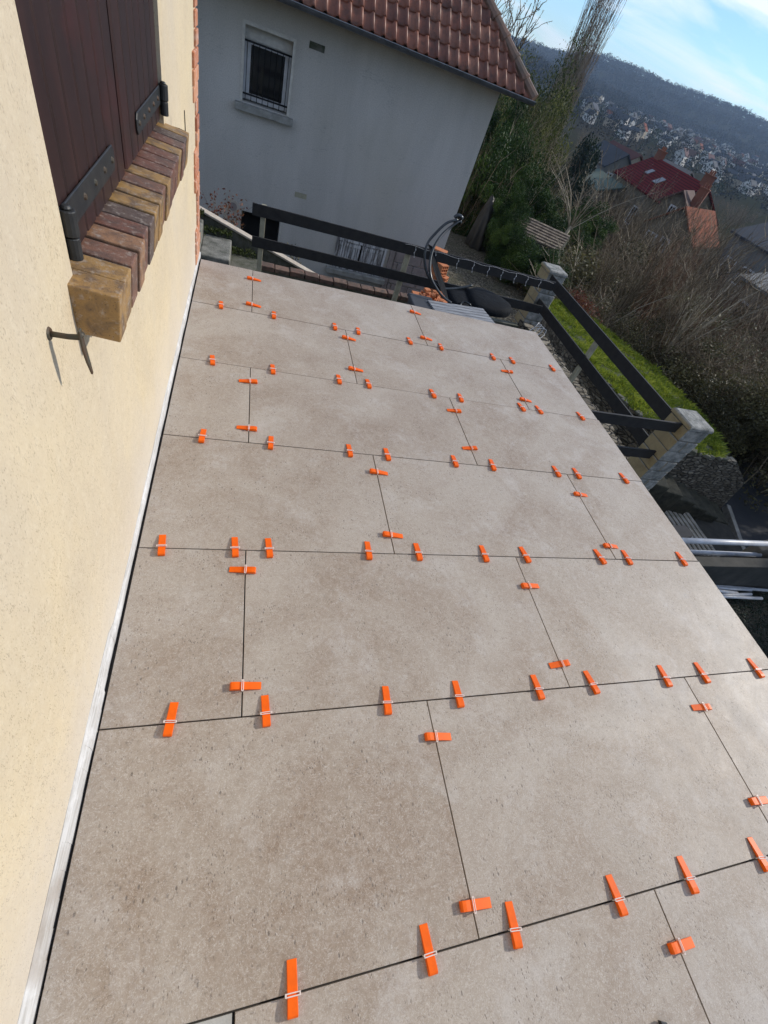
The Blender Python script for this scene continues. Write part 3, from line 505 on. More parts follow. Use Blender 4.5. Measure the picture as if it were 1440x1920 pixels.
# window with bars
wx0, wx1, wz0, wz1 = win; wd = NY + 0.16
mb = MB()
for a, b in (((wx0 - 0.045, NY - 0.012, wz0), (wx0, NY + 0.16, wz1 + 0.045)), ((wx1, NY - 0.012, wz0), (wx1 + 0.045, NY + 0.16, wz1 + 0.045)), ((wx0, NY - 0.012, wz1), (wx1, NY + 0.16, wz1 + 0.045))): mb.bx(a, b)
w_ = mb.build('window', 'cream_surround', nh)
mb = MB(); mb.bx((wx0, wd, wz0 + 0.02), (wx0 + 0.105, wd + 0.06, wz1 - 0.17)); mb.bx((wx1 - 0.10, wd, wz0 + 0.02), (wx1, wd + 0.06, wz1 - 0.17)); mb.bx((wx0, wd + 0.004, wz0 + 0.02), (wx1, wd + 0.055, wz0 + 0.11)); mb.bx((wx0 + 0.105, wd + 0.008, wz1 - 0.23), (wx1 - 0.1, wd + 0.05, wz1 - 0.17)); mb.build('frame', 'white_pvc', w_, bevel=0.004)
mb = MB(); mb.bx((wx0, wd - 0.03, wz1 - 0.17), (wx1, wd + 0.08, wz1)); mb.build('roller_box', 'cream_surround', w_)
mb = MB(); mb.bx((wx0 + 0.1, wd + 0.03, wz0 + 0.1), (wx1 - 0.09, wd + 0.04, wz1 - 0.22)); mb.build('pane', 'glass', w_)
mb = MB(); mb.bx((wx0 - 0.005, NY + 0.03, wz1 - 0.20), (wx1 + 0.005, NY + 0.05, wz1 - 0.175)); mb.bx((wx0 - 0.005, NY + 0.03, wz0 + 0.10), (wx1 + 0.005, NY + 0.05, wz0 + 0.125))
for i in range(8): x = wx0 + 0.045 + i * (wx1 - wx0 - 0.09) / 7; mb.tube([(x, NY + 0.041, wz0 + 0.03), (x, NY + 0.041, wz1 - 0.18)], 0.0065, 6)
mb.build('security_bars', 'black', w_)
mb = MB(); mb.prism([(wx0 - 0.12, NY - 0.11, wz0 - 0.115), (wx0 - 0.12, NY + 0.2, wz0 - 0.115), (wx0 - 0.12, NY + 0.2, wz0 + 0.006), (wx0 - 0.12, NY - 0.11, wz0 - 0.02)], (wx1 - wx0 + 0.24, 0, 0)); mb.build('sill', 'concrete', w_, bevel=0.008)
def boxpart(nm, a, b, mt, bev=0): mb = MB(); mb.bx(a, b); return mb.build(nm, mt, nh, bevel=bev)
a = at_y(588, 80, NY); boxpart('air_vent', (0.79, NY - 0.006, 0.60), (1.05, NY + 0.01, 0.69), 'mossy')
boxpart('air_vent', (0.85, NY - 0.006, -1.59), (1.09, NY + 0.01, -1.50), 'treated_post')
p = at_y(437, 387, NY); mb = MB(); mb.tube([(p[0], NY - 0.006, p[2]), (p[0], NY + 0.02, p[2])], 0.12, 24); o = mb.build('patched_hole', 'pale_concrete', nh); mb = MB(); mb.tube([(p[0], NY - 0.010, p[2]), (p[0], NY - 0.004, p[2])], 0.075, 24); mb.build('patch_fill', 'plinth', o)
p = at_y(490, 383, NY); mb = MB(); mb.tube([(p[0] - 0.08, NY - 0.03, p[2]), (p[0] + 0.08, NY - 0.03, p[2] - 0.01), (p[0] + 0.085, NY - 0.03, p[2] - 0.05)], 0.012); mb.build('white_bracket', 'white', nh)
boxpart('cellar_opening', (cel[0], NY + 0.25, cel[2]), (cel[1], NY + 0.28, cel[3]), 'black')
mb = MB(); mb.bx((cel[1], NY - 0.008, cel[2]), (cel[1] + 0.035, NY + 0.2, cel[3])); mb.build('opening_edge', 'cream_surround', nh)
cw = MB(); sx0, sx1, sz0, sz1 = shu
for a, b in (((sx0, NY - 0.03, sz0), (sx0 + 0.05, NY + 0.04, sz1)), ((sx1 - 0.05, NY - 0.03, sz0), (sx1, NY + 0.04, sz1)), ((sx0 + 0.05, NY - 0.03, sz1 - 0.06), (sx1 - 0.05, NY + 0.04, sz1)), ((sx0 + 0.05, NY - 0.03, sz0), (sx1 - 0.05, NY + 0.04, sz0 + 0.05))): cw.bx(a, b)
cs = cw.build('cellar_shutter', 'peel', nh); tag(cs, 'weathered grey cellar shutter with peeling paint')
for q in range(2):
    mb = MB(); xa = sx0 + 0.06 + q * 0.53; n_ = 9; w = 0.50 / n_
    for i in range(n_): mb.bx((xa + i * w + 0.004, NY - 0.012, sz0 + 0.06), (xa + (i + 1) * w - 0.004, NY + 0.012, sz1 - 0.07))
    mb.bx((xa, NY - 0.022, sz1 - 0.15), (xa + 0.5, NY - 0.013, sz1 - 0.09)); mb.bx((xa, NY - 0.022, sz0 + 0.09), (xa + 0.5, NY - 0.013, sz0 + 0.15)); mb.build('leaf', 'peel', cs)
boxpart('cellar_sill', (1.74, NY - 0.13, -2.86), (3.14, NY, -2.75), 'concrete', 0.01)
mb = MB(); xx = 3.22; random.seed(3)
for rI in range(5):
    x = 3.24 - (0.2 if rI % 2 else 0)
    while x < XC + 0.02:
        w = random.uniform(0.26, 0.42); mb.bx((max(x, 3.24), NY - 0.035, -3.3 + rI * 0.245), (min(x + w - 0.012, XC + 0.02), NY - 0.002, -3.3 + rI * 0.245 + 0.232)); x += w
mb.build('stone_plinth', 'plinth', nh, bevel=0.012)
mb = MB(); mb.bx((3.10, NY - 0.06, -3.3), (3.22, NY - 0.002, -2.05)); mb.build('pilaster', 'plinth', nh)
p = at_y(860, 360, NY + 0.4); p2 = at_y(859, 470, NY + 0.4)
mb = MB(); mb.tube([(XC + 0.10, NY + 0.4, -1.0), (XC + 0.10, NY + 0.4, -3.2)], 0.035, 10); mb.build('downpipe', 'zinc', nh, smooth=True)
# side gate of slats along the alley
gt = empty('slatted_gate', (XC + 0.2, NY + 0.6, -3.1)); tag(gt, 'narrow dark slatted gate standing against the neighbouring house corner', 'gate')
mb = MB()
for i in range(11): mb.tube([(XC + 0.04 + i * 0.018, NY + 0.35 + i * 0.16, -3.1), (XC + 0.04 + i * 0.018, NY + 0.35 + i * 0.16, -1.15)], 0.014, 6)
mb.build('bars', 'zinc', gt); mb = MB(); mb.bar((XC + 0.04, NY + 0.3, -1.15), (XC + 0.24, NY + 2.1, -1.15), 0.03, 0.03); mb.bar((XC + 0.04, NY + 0.3, -2.9), (XC + 0.24, NY + 2.1, -2.9), 0.03, 0.03); mb.build('gate_frame', 'zinc', gt)
# far conservatory glimpsed under the eave
# ================================================================== ALLEY: steps, parapet, coping wall
st = empty('concrete_steps', (-0.4, 6.9, -1.4)); tag(st, 'mossy concrete steps climbing to the left behind the house corner', 'steps')
for i in range(5):
    mb = MB(); x1 = -0.23 - i * 0.36; zt = -1.2 + i * 0.17; mb.bx((x1 - 0.36, 6.52, -3.2), (x1, 7.18, zt)); mb.build('step', 'old_step' if i < 2 else 'mossy', st, bevel=0.015)
mb = MB(); mb.bx((-0.228, 6.52, -3.2), (0.2, 7.18, -1.38)); mb.build('landing', 'mossy', st)
pw = empty('parapet_wall', (0.2, 7.4, -1.5)); tag(pw, 'sloping concrete parapet with pale coping between the steps and the neighbouring house', 'wall')
A = at_y(368, 388, 7.35); B = at_y(600, 522, 7.35); A = np.array([A[0], 7.35, A[2]]); B = np.array([B[0], 7.35, B[2]]); sl = (B[2] - A[2]) / (B[0] - A[0]); A2 = A + (A - B) / (B[0] - A[0]) * 2.0
mb = MB(); mb.prism([(A2[0], 7.36, A2[2] - 0.03), (A2[0], 7.36, -3.3), (B[0] + 0.12, 7.36, -3.3), (B[0] + 0.12, 7.36, B[2] + sl * 0.12 - 0.03)], (0, 0.16, 0)); mb.build('wall', 'mossy', pw)
mb = MB(); mb.prism([(A2[0], 7.34, A2[2] - 0.03), (B[0] + 0.14, 7.34, B[2] + sl * 0.14 - 0.03), (B[0] + 0.14, 7.34, B[2] + sl * 0.14), (A2[0], 7.34, A2[2])], (0, 0.13, 0)); mb.build('coping', 'pale_concrete', pw, bevel=0.006)
bw = empty('coping_wall', (0.6, 6.55, -1.4)); tag(bw, 'low wall topped with a row of red brown bricks behind the terrace edge', 'wall')
mb = MB(); x = 0.14
while x < 3.0: mb.bx((x, 6.60, -1.265), (x + 0.19, 6.74, -1.205 + random.uniform(-0.006, 0.006))); x += 0.2
mb.build('brick_coping', 'coping', bw, bevel=0.008)
mb = MB(); mb.bx((0.14, 6.62, -3.3), (4.2, 6.72, -1.266)); mb.build('wall', 'mossy', bw)
mb = MB(); mb.bx((WX, 3.52, -3.4), (4.72, 6.50, -1.62)); tag(mb.build('lower_terrace', 'mossy'), kind='structure')
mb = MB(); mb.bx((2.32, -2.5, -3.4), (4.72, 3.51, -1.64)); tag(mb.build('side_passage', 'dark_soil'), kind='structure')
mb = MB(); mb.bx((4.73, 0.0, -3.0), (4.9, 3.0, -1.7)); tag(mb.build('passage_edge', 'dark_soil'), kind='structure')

# ================================================================== RAILINGS AND PILLARS
def pillar(x, y, lab, seed):
    random.seed(seed); e = empty('stone_pillar', (x + 0.155, y + 0.155, -1.7)); tag(e, lab, 'pillar', 'stone pillars of the railing')
    mb = MB(); z = -0.445; i = 0
    while z > -1.75:
        h_ = 0.145
        if i % 2: parts_ = ((0, 0.5), (0.5, 1.0))
        else: parts_ = ((0, 1.0),)
        for a, b in parts_:
            j = random.uniform(-0.006, 0.006); mb.bx((x + a * 0.31 + 0.002 + j, y + j, z - h_ + 0.004), (x + b * 0.31 - 0.002 + j, y + 0.31 + j, z - 0.003))
        z -= h_; i += 1
    mb.build('stone_blocks', 'stone', e, bevel=0.012, seg=3); mb = MB(); mb.bx((x + 0.012, y + 0.012, -1.75), (x + 0.298, y + 0.298, -0.44)); mb.build('core', 'stone_joint', e)
    mb = MB(); mb.bx((x - 0.012, y - 0.012, -0.44), (x + 0.322, y + 0.322, -0.405), 0.3); mb.box((x + 0.155, y + 0.155, -0.396), (0.334, 0.334, 0.018), taper=0.9, r=0.3); mb.build('cap', 'stone', e, bevel=0.006, seg=2)
    return e
pillar(4.30, 6.70, 'square stone pillar at the far corner of the railing, string lights ending on it', 5)
pillar(4.33, 3.13, 'square yellow and grey stone pillar with flat cap beside the right edge of the terrace', 9)
def railing(name, lab, posts, rails, grp='dark two board railings'):
    e = empty(name, (*posts[0][:2], -1.6)); tag(e, lab, 'railing', grp)
    for (x, y, z0, z1, w) in posts: mb = MB(); mb.bx((x - w / 2, y - w / 2, z0), (x + w / 2, y + w / 2, z1)); mb.build('post', 'treated_post', e, bevel=0.004)
    for a, b, h_ in rails:
        mb = MB(); a, b = Vector(a), Vector(b); n_ = 10
        for i in range(n_):
            p0 = a.lerp(b, i / n_); p1 = a.lerp(b, (i + 1) / n_); mb.bar(p0, p1 + (p1 - p0) * 0.002, 0.022, h_, r=0.5)
        mb.build('rail', 'anthracite', e)
    return e
railing('railing', 'long dark two board railing with pale posts in front of the neighbouring house', [(0.13, 6.45, -1.6, -0.46, 0.058), (2.0, 6.45, -1.6, -0.52, 0.062)],
        [((-0.0, 6.41, -0.515), (4.28, 6.41, -0.505), 0.125), ((0.02, 6.41, -0.865), (4.28, 6.41, -0.865), 0.12)])
pA = at_x(1111, 650, 4.38); pB = at_x(1072, 715, 4.38)
railing('railing', 'dark two board railing running between the two stone pillars above the grass bank', [(4.40, float(pA[1]), -1.7, -0.52, 0.06)],
        [((4.36, 6.69, -0.515), (4.36, 3.45, -0.515), 0.145), ((4.36, 6.69, -0.875), (4.36, 3.45, -0.875), 0.14)])
railing('railing', 'short dark railing of two boards joining the terrace edge to the near pillar', [(2.55, 3.36, -1.7, -0.55, 0.05)],
        [((2.2, 3.24, -0.535), (4.36, 3.24, -0.50), 0.115), ((2.2, 3.24, -0.90), (4.36, 3.24, -0.885), 0.11)])
mb = MB(); random.seed(11)
pts = [Vector((1.9 + i * 0.06, 6.385, -0.455 + 0.008 * math.sin(i * 0.9))) for i in range(40)]; mb.tube(pts, 0.0011, 4)
for x in [2.05, 2.34, 2.68, 2.92, 3.16, 3.38, 3.6, 3.80, 4.02]:
    q = [Vector((x, 6.388, -0.455)), Vector((x + 0.012, 6.384, -0.49)), Vector((x + 0.004, 6.385, -0.53)), Vector((x + 0.02, 6.384, -0.58))]; mb.tube(q, 0.0022, 5)
    for p in q[1:]: mb.box(p, (0.009, 0.007, 0.009))
sl_ = mb.build('string_lights', 'white', origin=(1.9, 6.385, -0.5)); tag(sl_, 'white icicle string lights draped over the top board of the far railing', 'string lights')
mb = MB(); random.seed(4); c0 = at_y(1010, 610, 6.3)
for q in range(4):
    mb.tube([Vector((4.02 + 0.05 * q + 0.09 * math.cos(t * 0.9 + q), 5.9 + 0.12 * t / 6, -1.10 + 0.06 * math.sin(t * 1.1 + q) + 0.02 * t)) for t in range(8)], 0.006, 6)
tag(mb.build('white_cable', 'white', smooth=True, origin=(4.1, 6.0, -1.1)), 'loops of white cable hanging at the foot of the far stone pillar', 'cable')
# stone edging below the side railing
mb = MB(); random.seed(21)
for i in range(26):
    y = 3.5 + i * 0.13; mb.box((4.42 + random.uniform(-.03, .03), y, -1.42), (0.32, 0.122, 0.42 + random.uniform(-.03, .03)), rz=random.uniform(-.15, .15))
tag(mb.build('stone_kerb', 'rubble', bevel=0.02), 'dark mossy stone kerb under the side railing', 'kerb')

# ================================================================== THINGS ON THE LOWER TERRACE
# slatted grey table
tz = -0.78; e = empty('slatted_table', (2.7, 5.6, -1.62)); tag(e, 'low table with greyed slatted top just beyond the terrace edge', 'table')
P = [at_z(803, 566, tz), at_z(907, 582, tz), at_z(925, 606, tz), at_z(810, 578, tz)]
a0, b0 = Vector(P[0]), Vector(P[1]); dx = (b0 - a0); dy = Vector((dx.y, -dx.x, 0)).normalized(); mb = MB()
for i in range(9): s_ = a0 + dy * (0.07 * i); mb.bar(s_ + dx * 0.0, s_ + dx * 1.0, 0.058, 0.022)
mb.build('slats', 'slats', e, bevel=0.003, seg=1); mb = MB()
mb.bar(a0 + Vector((0, 0, -0.03)), b0 + Vector((0, 0, -0.03)), 0.05, 0.05); mb.build('apron', 'greybox', e)
for q in (a0 + dx * 0.06, a0 + dx * 0.94, a0 + dx * 0.06 + dy * 0.55, a0 + dx * 0.94 + dy * 0.55): mb = MB(); mb.bx((q.x - 0.025, q.y - 0.025, -1.62), (q.x + 0.025, q.y + 0.025, tz - 0.012)); mb.build('leg', 'greybox', e)
# dark grey storage box beside it
e = empty('storage_box', (2.2, 5.3, -1.62)); tag(e, 'dark grey plastic storage box left of the slatted table', 'box')
a0 = at_z(766, 548, -0.80); b0 = at_z(803, 562, -0.80); mb = MB(); w_ = b0[0] - a0[0]
mb.box((a0[0] + w_ / 2 + 0.03, a0[1] - 0.32, -1.23), (w_ + 0.03, 0.60, 0.78)); mb.build('body', 'greybox', e, bevel=0.02); mb = MB(); mb.box((a0[0] + w_ / 2 + 0.03, a0[1] - 0.32, -0.815), (w_ + 0.09, 0.66, 0.045), taper=0.93); mb.build('lid', 'greybox', e, bevel=0.012)
# curved frame lounger with black cushion
e = empty('garden_lounger', (2.8, 6.0, -1.62)); tag(e, 'black garden lounger with curved tube frame and thick black cushion in front of the railing', 'lounger')
def pix_path(pts): return [at_y(u, v, y) for u, v, y in pts]
def smooth_path(P, n=6):
    P = [Vector(p) for p in P]; out = []
    for i in range(len(P) - 1):
        p0, p1, p2, p3 = P[max(i - 1, 0)], P[i], P[i + 1], P[min(i + 2, len(P) - 1)]
        for j in range(n):
            t = j / n; out.append(0.5 * ((2 * p1) + (p2 - p0) * t + (2 * p0 - 5 * p1 + 4 * p2 - p3) * t * t + (3 * p1 - p0 - 3 * p2 + p3) * t ** 3))
    return out + [P[-1]]
for pts in ([(858, 412, 6.25), (838, 418, 6.22), (818, 436, 6.18), (802, 456, 6.12), (796, 482, 6.05), (800, 510, 5.98), (812, 530, 5.92), (832, 541, 5.9), (862, 540, 5.95), (885, 535, 6.0)],
            [(862, 414, 6.30), (842, 428, 6.22), (824, 446, 6.10), (811, 470, 5.98), (806, 495, 5.88), (808, 520, 5.80), (818, 540, 5.74), (830, 556, 5.70), (846, 568, 5.68)],
            ):
    mb = MB(); mb.tube(smooth_path(pix_path(pts)), 0.016, 8); mb.build('frame_tube', 'frame_metal', e, smooth=True)
mb = MB(); mb.tube(smooth_path(pix_path([(852, 408, 6.3), (858, 404, 6.3), (866, 408, 6.3), (862, 418, 6.3)]), 3), 0.022, 8); mb.build('joint', 'frame_metal', e, smooth=True)
P = pix_path([(803, 458, 6.12), (812, 464, 6.10), (822, 500, 6.0), (836, 540, 5.9), (842, 566, 5.8), (828, 548, 5.8), (814, 510, 5.9)])
mb = MB(); mb.prism(P, (0.0, 0.03, 0.0)); mb.build('sling', 'cushion', e)
def cushion(poly, th, nm, z0):
    # rounded pad from an outline: rings from the edge to the middle
    P = [Vector(p) for p in smooth_path(poly + [poly[0]], 5)[:-1]]; c_ = sum(P, Vector()) / len(P); n_ = len(P); vs = []; fs = []
    prof = [(1.0, -0.5), (1.03, 0.0), (1.0, 0.42), (0.93, 0.7), (0.8, 0.86), (0.5, 0.96), (0.2, 0.98)]
    for s_, h_ in prof: vs += [c_ + (p - c_) * s_ + Vector((0, 0, h_ * th)) for p in P]
    for k_ in range(len(prof) - 1): fs += [(k_ * n_ + i, k_ * n_ + (i + 1) % n_, (k_ + 1) * n_ + (i + 1) % n_, (k_ + 1) * n_ + i) for i in range(n_)]
    fs.append(tuple(range((len(prof) - 1) * n_, len(prof) * n_))); mb = MB(); mb.add(vs, fs, 0.5); return mb.build(nm, 'cushion', e, smooth=True)
cushion([at_z(u, v, -0.86) for u, v in ((873, 548), (895, 545), (922, 556), (950, 574), (957, 586), (942, 590), (905, 583), (882, 572))], 0.09, 'seat_cushion', -0.86)
cushion([at_z(u, v, -0.90) for u, v in ((836, 549), (855, 546), (872, 552), (880, 568), (886, 580), (862, 578), (846, 570))], 0.07, 'head_cushion', -0.86)
mb = MB(); mb.tube(smooth_path([at_z(862, 573, -0.85), at_z(870, 566, -0.82), at_z(880, 570, -0.80), at_z(884, 577, -0.85)]), 0.012); mb.build('armrest', 'frame_metal', e, smooth=True)
mb = MB()
for u, v in ((850, 560), (930, 582)): p = at_z(u, v, -0.9); mb.tube([(p[0], p[1] + 0.1, -1.62), (p[0], p[1] + 0.1, -0.93)], 0.016)
mb.build('support', 'frame_metal', e)
# hollow bricks
def hollow_brick(nm, c_, rz, lab, grp='hollow clay bricks stacked by the railing'):
    mb = MB(); L, W, H_ = 0.30, 0.19, 0.13; t = 0.012; q = Matrix.Rotation(rz, 3, 'Z')
    def bb(a, b): mb.box(Vector(c_) + q @ Vector([(a[i] + b[i]) / 2 for i in range(3)]), [abs(b[i] - a[i]) for i in range(3)], rz=rz, r=0.5)
    for z in (0, H_ / 2 - t / 2, H_ - t): bb((-W / 2, -L / 2, z), (W / 2, L / 2, z + t))
    for i in range(4): x = -W / 2 + i * (W - t) / 3; bb((x, -L / 2 + 0.001, t), (x + t, L / 2 - 0.001, H_ / 2 - t / 2)); bb((x, -L / 2 + 0.001, H_ / 2 + t / 2), (x + t, L / 2 - 0.001, H_ - t))
    return tag(mb.build(nm, 'hollow', origin=tuple(c_)), lab, 'hollow brick', grp)
HB = [((826, 492), 'orange hollow brick on top of the stack behind the railing'), ((822, 504), 'orange hollow brick second from the top of the stack behind the railing'), ((826, 515), 'orange hollow brick third from the top of the stack behind the railing'), ((823, 470), 'orange hollow brick standing by the neighbouring house corner')]
for i, ((u, v), lab) in enumerate(HB):
    p = at_y(u, v, 9.6); hollow_brick('hollow_brick', (p[0] + 0.02, 9.6, p[2] - 0.13 if i < 3 else p[2] - 0.1), 0.5 + 0.2 * i, lab)
pz = float(at_y(826, 515, 9.6)[2] - 0.14); mb = MB()
for i in range(int((pz + 3.1) / 0.14)):
    mb.box((float(at_y(826, 515, 9.6)[0]), 9.62, pz - 0.07 - i * 0.14), (0.24, 0.3, 0.132), rz=0.4 + 0.1 * i)
tag(mb.build('brick_pile', 'hollow', bevel=0.004), 'lower part of the orange brick pile beneath the hollow bricks', 'brick pile')
mb = MB(); random.seed(8); pc = at_z(822, 552, -1.15)
for i in range(26):
    a = random.uniform(0, 6.28); rr_ = random.uniform(0, 0.22); mb.box((pc[0] + rr_ * math.cos(a) * 1.1, pc[1] + 0.12 + rr_ * math.sin(a) * 0.8, -1.30 + random.uniform(0, 0.13)), (random.uniform(.03, .10), random.uniform(.03, .07), random.uniform(.015, .04)), rot=Matrix.Rotation(random.uniform(0, 3), 3, 'Z') @ Matrix.Rotation(random.uniform(-.6, .6), 3, 'X'))
mb.box((pc[0], pc[1] + 0.12, -1.46), (0.62, 0.42, 0.30), r=0.3)
tag(mb.build('brick_rubble', 'hollow', bevel=0.003, seg=1), 'heap of broken orange brick pieces beside the lounger', 'rubble heap')
# covered parasol standing on the gravel
e = empty('covered_barbecue', (6.7, 15.0, -3.0)); tag(e, 'tall object under a draped black cover on the gravel yard', 'covered object')
P0 = at_z(893, 462, -2.98); cx, cy = P0[0] - 0.05, P0[1]; vs, fs = [], []; nn = 28; hs_ = [0, 0.05, 0.4, 0.85, 1.2, 1.45, 1.52]; rr2 = [0.36, 0.37, 0.33, 0.26, 0.16, 0.08, 0.01]
for h_, r0 in zip(hs_, rr2):
    for j in range(nn): a = 2 * math.pi * j / nn; r1 = r0 * (1 + 0.16 * math.sin(a * 7) * (1 - h_ / 1.6)); vs.append((cx + r1 * math.cos(a) * 0.9 - h_ * 0.05, cy + r1 * math.sin(a), -2.99 + h_))
fs = [(k_ * nn + j, k_ * nn + (j + 1) % nn, (k_ + 1) * nn + (j + 1) % nn, (k_ + 1) * nn + j) for k_ in range(len(hs_) - 1) for j in range(nn)]
mb = MB(); mb.add(vs, fs, 0.5); mb.build('cover', 'tarp', e, smooth=True)

# ================================================================== GROUND
def terr(x, y):
    d = math.hypot(x - CAM[0], y - CAM[1]); az = math.degrees(math.atan2(x - CAM[0], y - CAM[1]))
    pts = [(0, -3.25), (13, -3.3), (20, -4.6), (32, -7.2), (55, -10.5), (90, -12.5), (220, -13.5), (400, -10.8), (700, -4.5), (1000, 1.0), (1200, 6), (1500, 40), (1750, 66), (1950, 70), (2200, 50), (2600, 20)]
    for (a, za), (b, zb) in zip(pts[:-1], pts[1:]):
        if d <= b: t = (d - a) / (b - a); t = t * t * (3 - 2 * t) if b > 60 else t; z = za + (zb - za) * t; break
    else: z = 10
    cr_ = np.interp(az, [-60, 15, 20, 23, 26, 29, 32, 36, 41, 46, 60, 90], [0.4, 0.25, 0.35, 0.45, 0.62, 0.95, 1.0, 1.02, 1.10, 1.06, 0.9, 0.7])
    if d > 1000: z = 1.0 + (z - 1.0) * cr_
    if d > 60: z += noise.noise(Vector((x * 0.006, y * 0.006, 0))) * min(5, (d - 60) * 0.012)
    s_ = min(1, max(0, (az - 4) / 14)) if d < 400 else 1
    if z < -3.3: z = -3.3 + (z + 3.3) * s_
    return z
rad = [0.01, 3, 6, 9, 11, 13, 15, 17, 20, 24, 29, 35, 43, 55, 70, 90, 115, 150, 190, 230, 270, 310, 350, 400, 460, 530, 600, 680, 760, 850, 940, 1020, 1100, 1180, 1260, 1340, 1420, 1500, 1580, 1660, 1740, 1820, 1900, 2000, 2200, 2550]
NA = 200; V = []; F = []
for r0 in rad:
    for j in range(NA): a = 2 * math.pi * j / NA; x, y = CAM[0] + r0 * math.sin(a), CAM[1] + r0 * math.cos(a); V.append((x, y, terr(x, y)))
for i in range(len(rad) - 1):
    for j in range(NA): F.append((i * NA + j, (i + 1) * NA + j, (i + 1) * NA + (j + 1) % NA, i * NA + (j + 1) % NA))
k = N('hillside_ground', 1.0, spec=0.0); dn = k.noise(0.012, 8, 0.65); c = k.mix(k.rr(dn, 0.4, 0.6), (0.040, 0.036, 0.026), (0.030, 0.033, 0.018)); c = k.mix(k.rr(k.noise(0.6, 6, 0.7), 0.45, 0.65, 0, 0.7), c, (0.018, 0.017, 0.012)); k.color(c); k.bump(k.noise(3, 6, 0.7), 0.6, 0.1); M['hillside'] = k.m
me = bpy.data.meshes.new('ground'); me.from_pydata(V, [], F); me.update(); o = finish('ground', me, 'hillside', smooth=True); tag(o, kind='structure')
# gravel yard
mb = MB(); gp = [at_z(u, v, -3.0) for u, v in ((858, 440), (905, 455), (955, 490), (1003, 535), (1040, 600), (1010, 640))]
poly = [(3.2, 6.72, -3.0), (XC, 10.9, -3.0), (XC, 17.5, -3.0)] + [(float(p[0]), float(p[1]), -3.0) for p in gp[1:4]] + [(9.2, 12.0, -3.0), (8.2, 9.0, -3.0), (4.8, 6.72, -3.0)]
mb.prism(poly[::-1], (0, 0, -0.5)); mb.prism([(-6, 7.55, -3.0), (-6, NY - 0.01, -3.0), (XC - 0.002, NY - 0.01, -3.0), (3.19, 7.55, -3.0)][::-1], (0, 0, -0.5)); tag(mb.build('gravel_yard', 'gravel'), kind='structure')
mb = MB(); kp = [Vector((float(at_z(u, v, -2.94)[0]), float(at_z(u, v, -2.94)[1]), -2.96)) for u, v in ((905, 452), (925, 462), (948, 474), (960, 482), (968, 497), (985, 512), (996, 528), (1002, 545))]
mb.tube(smooth_path(kp, 4), 0.055, 8); tag(mb.build('garden_edging', 'mossy', smooth=True), 'dark rounded edging pipe along the border of the gravel yard', 'edging')
mb = MB(); p = at_z(952, 478, -2.9); mb.box((p[0], p[1], -2.9), (0.12, 0.16, 0.12), rz=0.5); tag(mb.build('small_stone', 'plaster_strip', bevel=0.03), 'small white stone on the border of the gravel yard', 'stone')
# rocks behind the far pillar
def rock(u, v, z, sx_, sy_, sz_, lab):
    p = at_z(u, v, z); bmv = []; rs = np.random.RandomState(int(u)); mb = MB(); n1_, n2_ = 9, 6; vs = []
    for i in range(n2_ + 1):
        th = math.pi * i / n2_
        for j in range(n1_): ph = 2 * math.pi * j / n1_; d = 1 + 0.2 * noise.noise(Vector((math.cos(ph) * 2 + u, math.sin(ph) * 2, th * 2))); vs.append((p[0] + sx_ * d * math.sin(th) * math.cos(ph), p[1] + sy_ * d * math.sin(th) * math.sin(ph), z + sz_ * d * math.cos(th)))
    fs = [(i * n1_ + j, (i + 1) * n1_ + j, (i + 1) * n1_ + (j + 1) % n1_, i * n1_ + (j + 1) % n1_) for i in range(n2_) for j in range(n1_)]; mb.add(vs, fs, 0.5)
    return tag(mb.build('boulder', 'concrete', origin=(p[0], p[1], z)), lab, 'boulder', 'boulders behind the far pillar')
rock(1000, 497, -2.7, 0.24, 0.2, 0.16, 'small grey boulder left of the far stone pillar'); rock(1028, 488, -2.6, 0.42, 0.3, 0.24, 'large pale boulder right behind the far stone pillar')
# grass bank
def bank_z(x, y): return -1.72 - 0.10 * (x - 5.6) + 0.05 * noise.noise(Vector((x * 1.3, y * 1.3, 0))) - 0.03 * (y - 6)
gpx = [(1030, 566), (1045, 548), (1070, 548), (1100, 562), (1140, 584), (1196, 628), (1262, 682), (1322, 740), (1362, 796), (1376, 838), (1372, 850), (1330, 846), (1285, 836), (1250, 826), (1225, 798), (1180, 765), (1130, 712), (1090, 668), (1060, 620)]
GP = [at_z(u, v, -1.78)[:2] for u, v in gpx]
def inside(x, y, P):
    c_ = False; j = len(P) - 1
    for i in range(len(P)):
        if (P[i][1] > y) != (P[j][1] > y) and x < (P[j][0] - P[i][0]) * (y - P[i][1]) / (P[j][1] - P[i][1]) + P[i][0]: c_ = not c_
        j = i
    return c_
xs = [p[0] for p in GP]; ys = [p[1] for p in GP]
mb = MB(); n_ = len(GP); top = [(p[0], p[1], bank_z(p[0], p[1])) for p in GP]; cen = (np.mean(xs), np.mean(ys)); 
mid = [(cen[0] + (p[0] - cen[0]) * 0.6, cen[1] + (p[1] - cen[1]) * 0.6) for p in GP]; mid = [(a, b, bank_z(a, b) + 0.02) for a, b in mid]
bot = [(cen[0] + (p[0] - cen[0]) * 1.04, cen[1] + (p[1] - cen[1]) * 1.02, -3.4) for p in GP]
vs = [(cen[0], cen[1], bank_z(*cen))] + mid + top + bot
fs = [(0, 1 + (i + 1) % n_, 1 + i) for i in range(n_)] + [(1 + i, 1 + (i + 1) % n_, 1 + n_ + (i + 1) % n_, 1 + n_ + i) for i in range(n_)] + [(1 + n_ + i, 1 + n_ + (i + 1) % n_, 1 + 2 * n_ + (i + 1) % n_, 1 + 2 * n_ + i) for i in range(n_)]
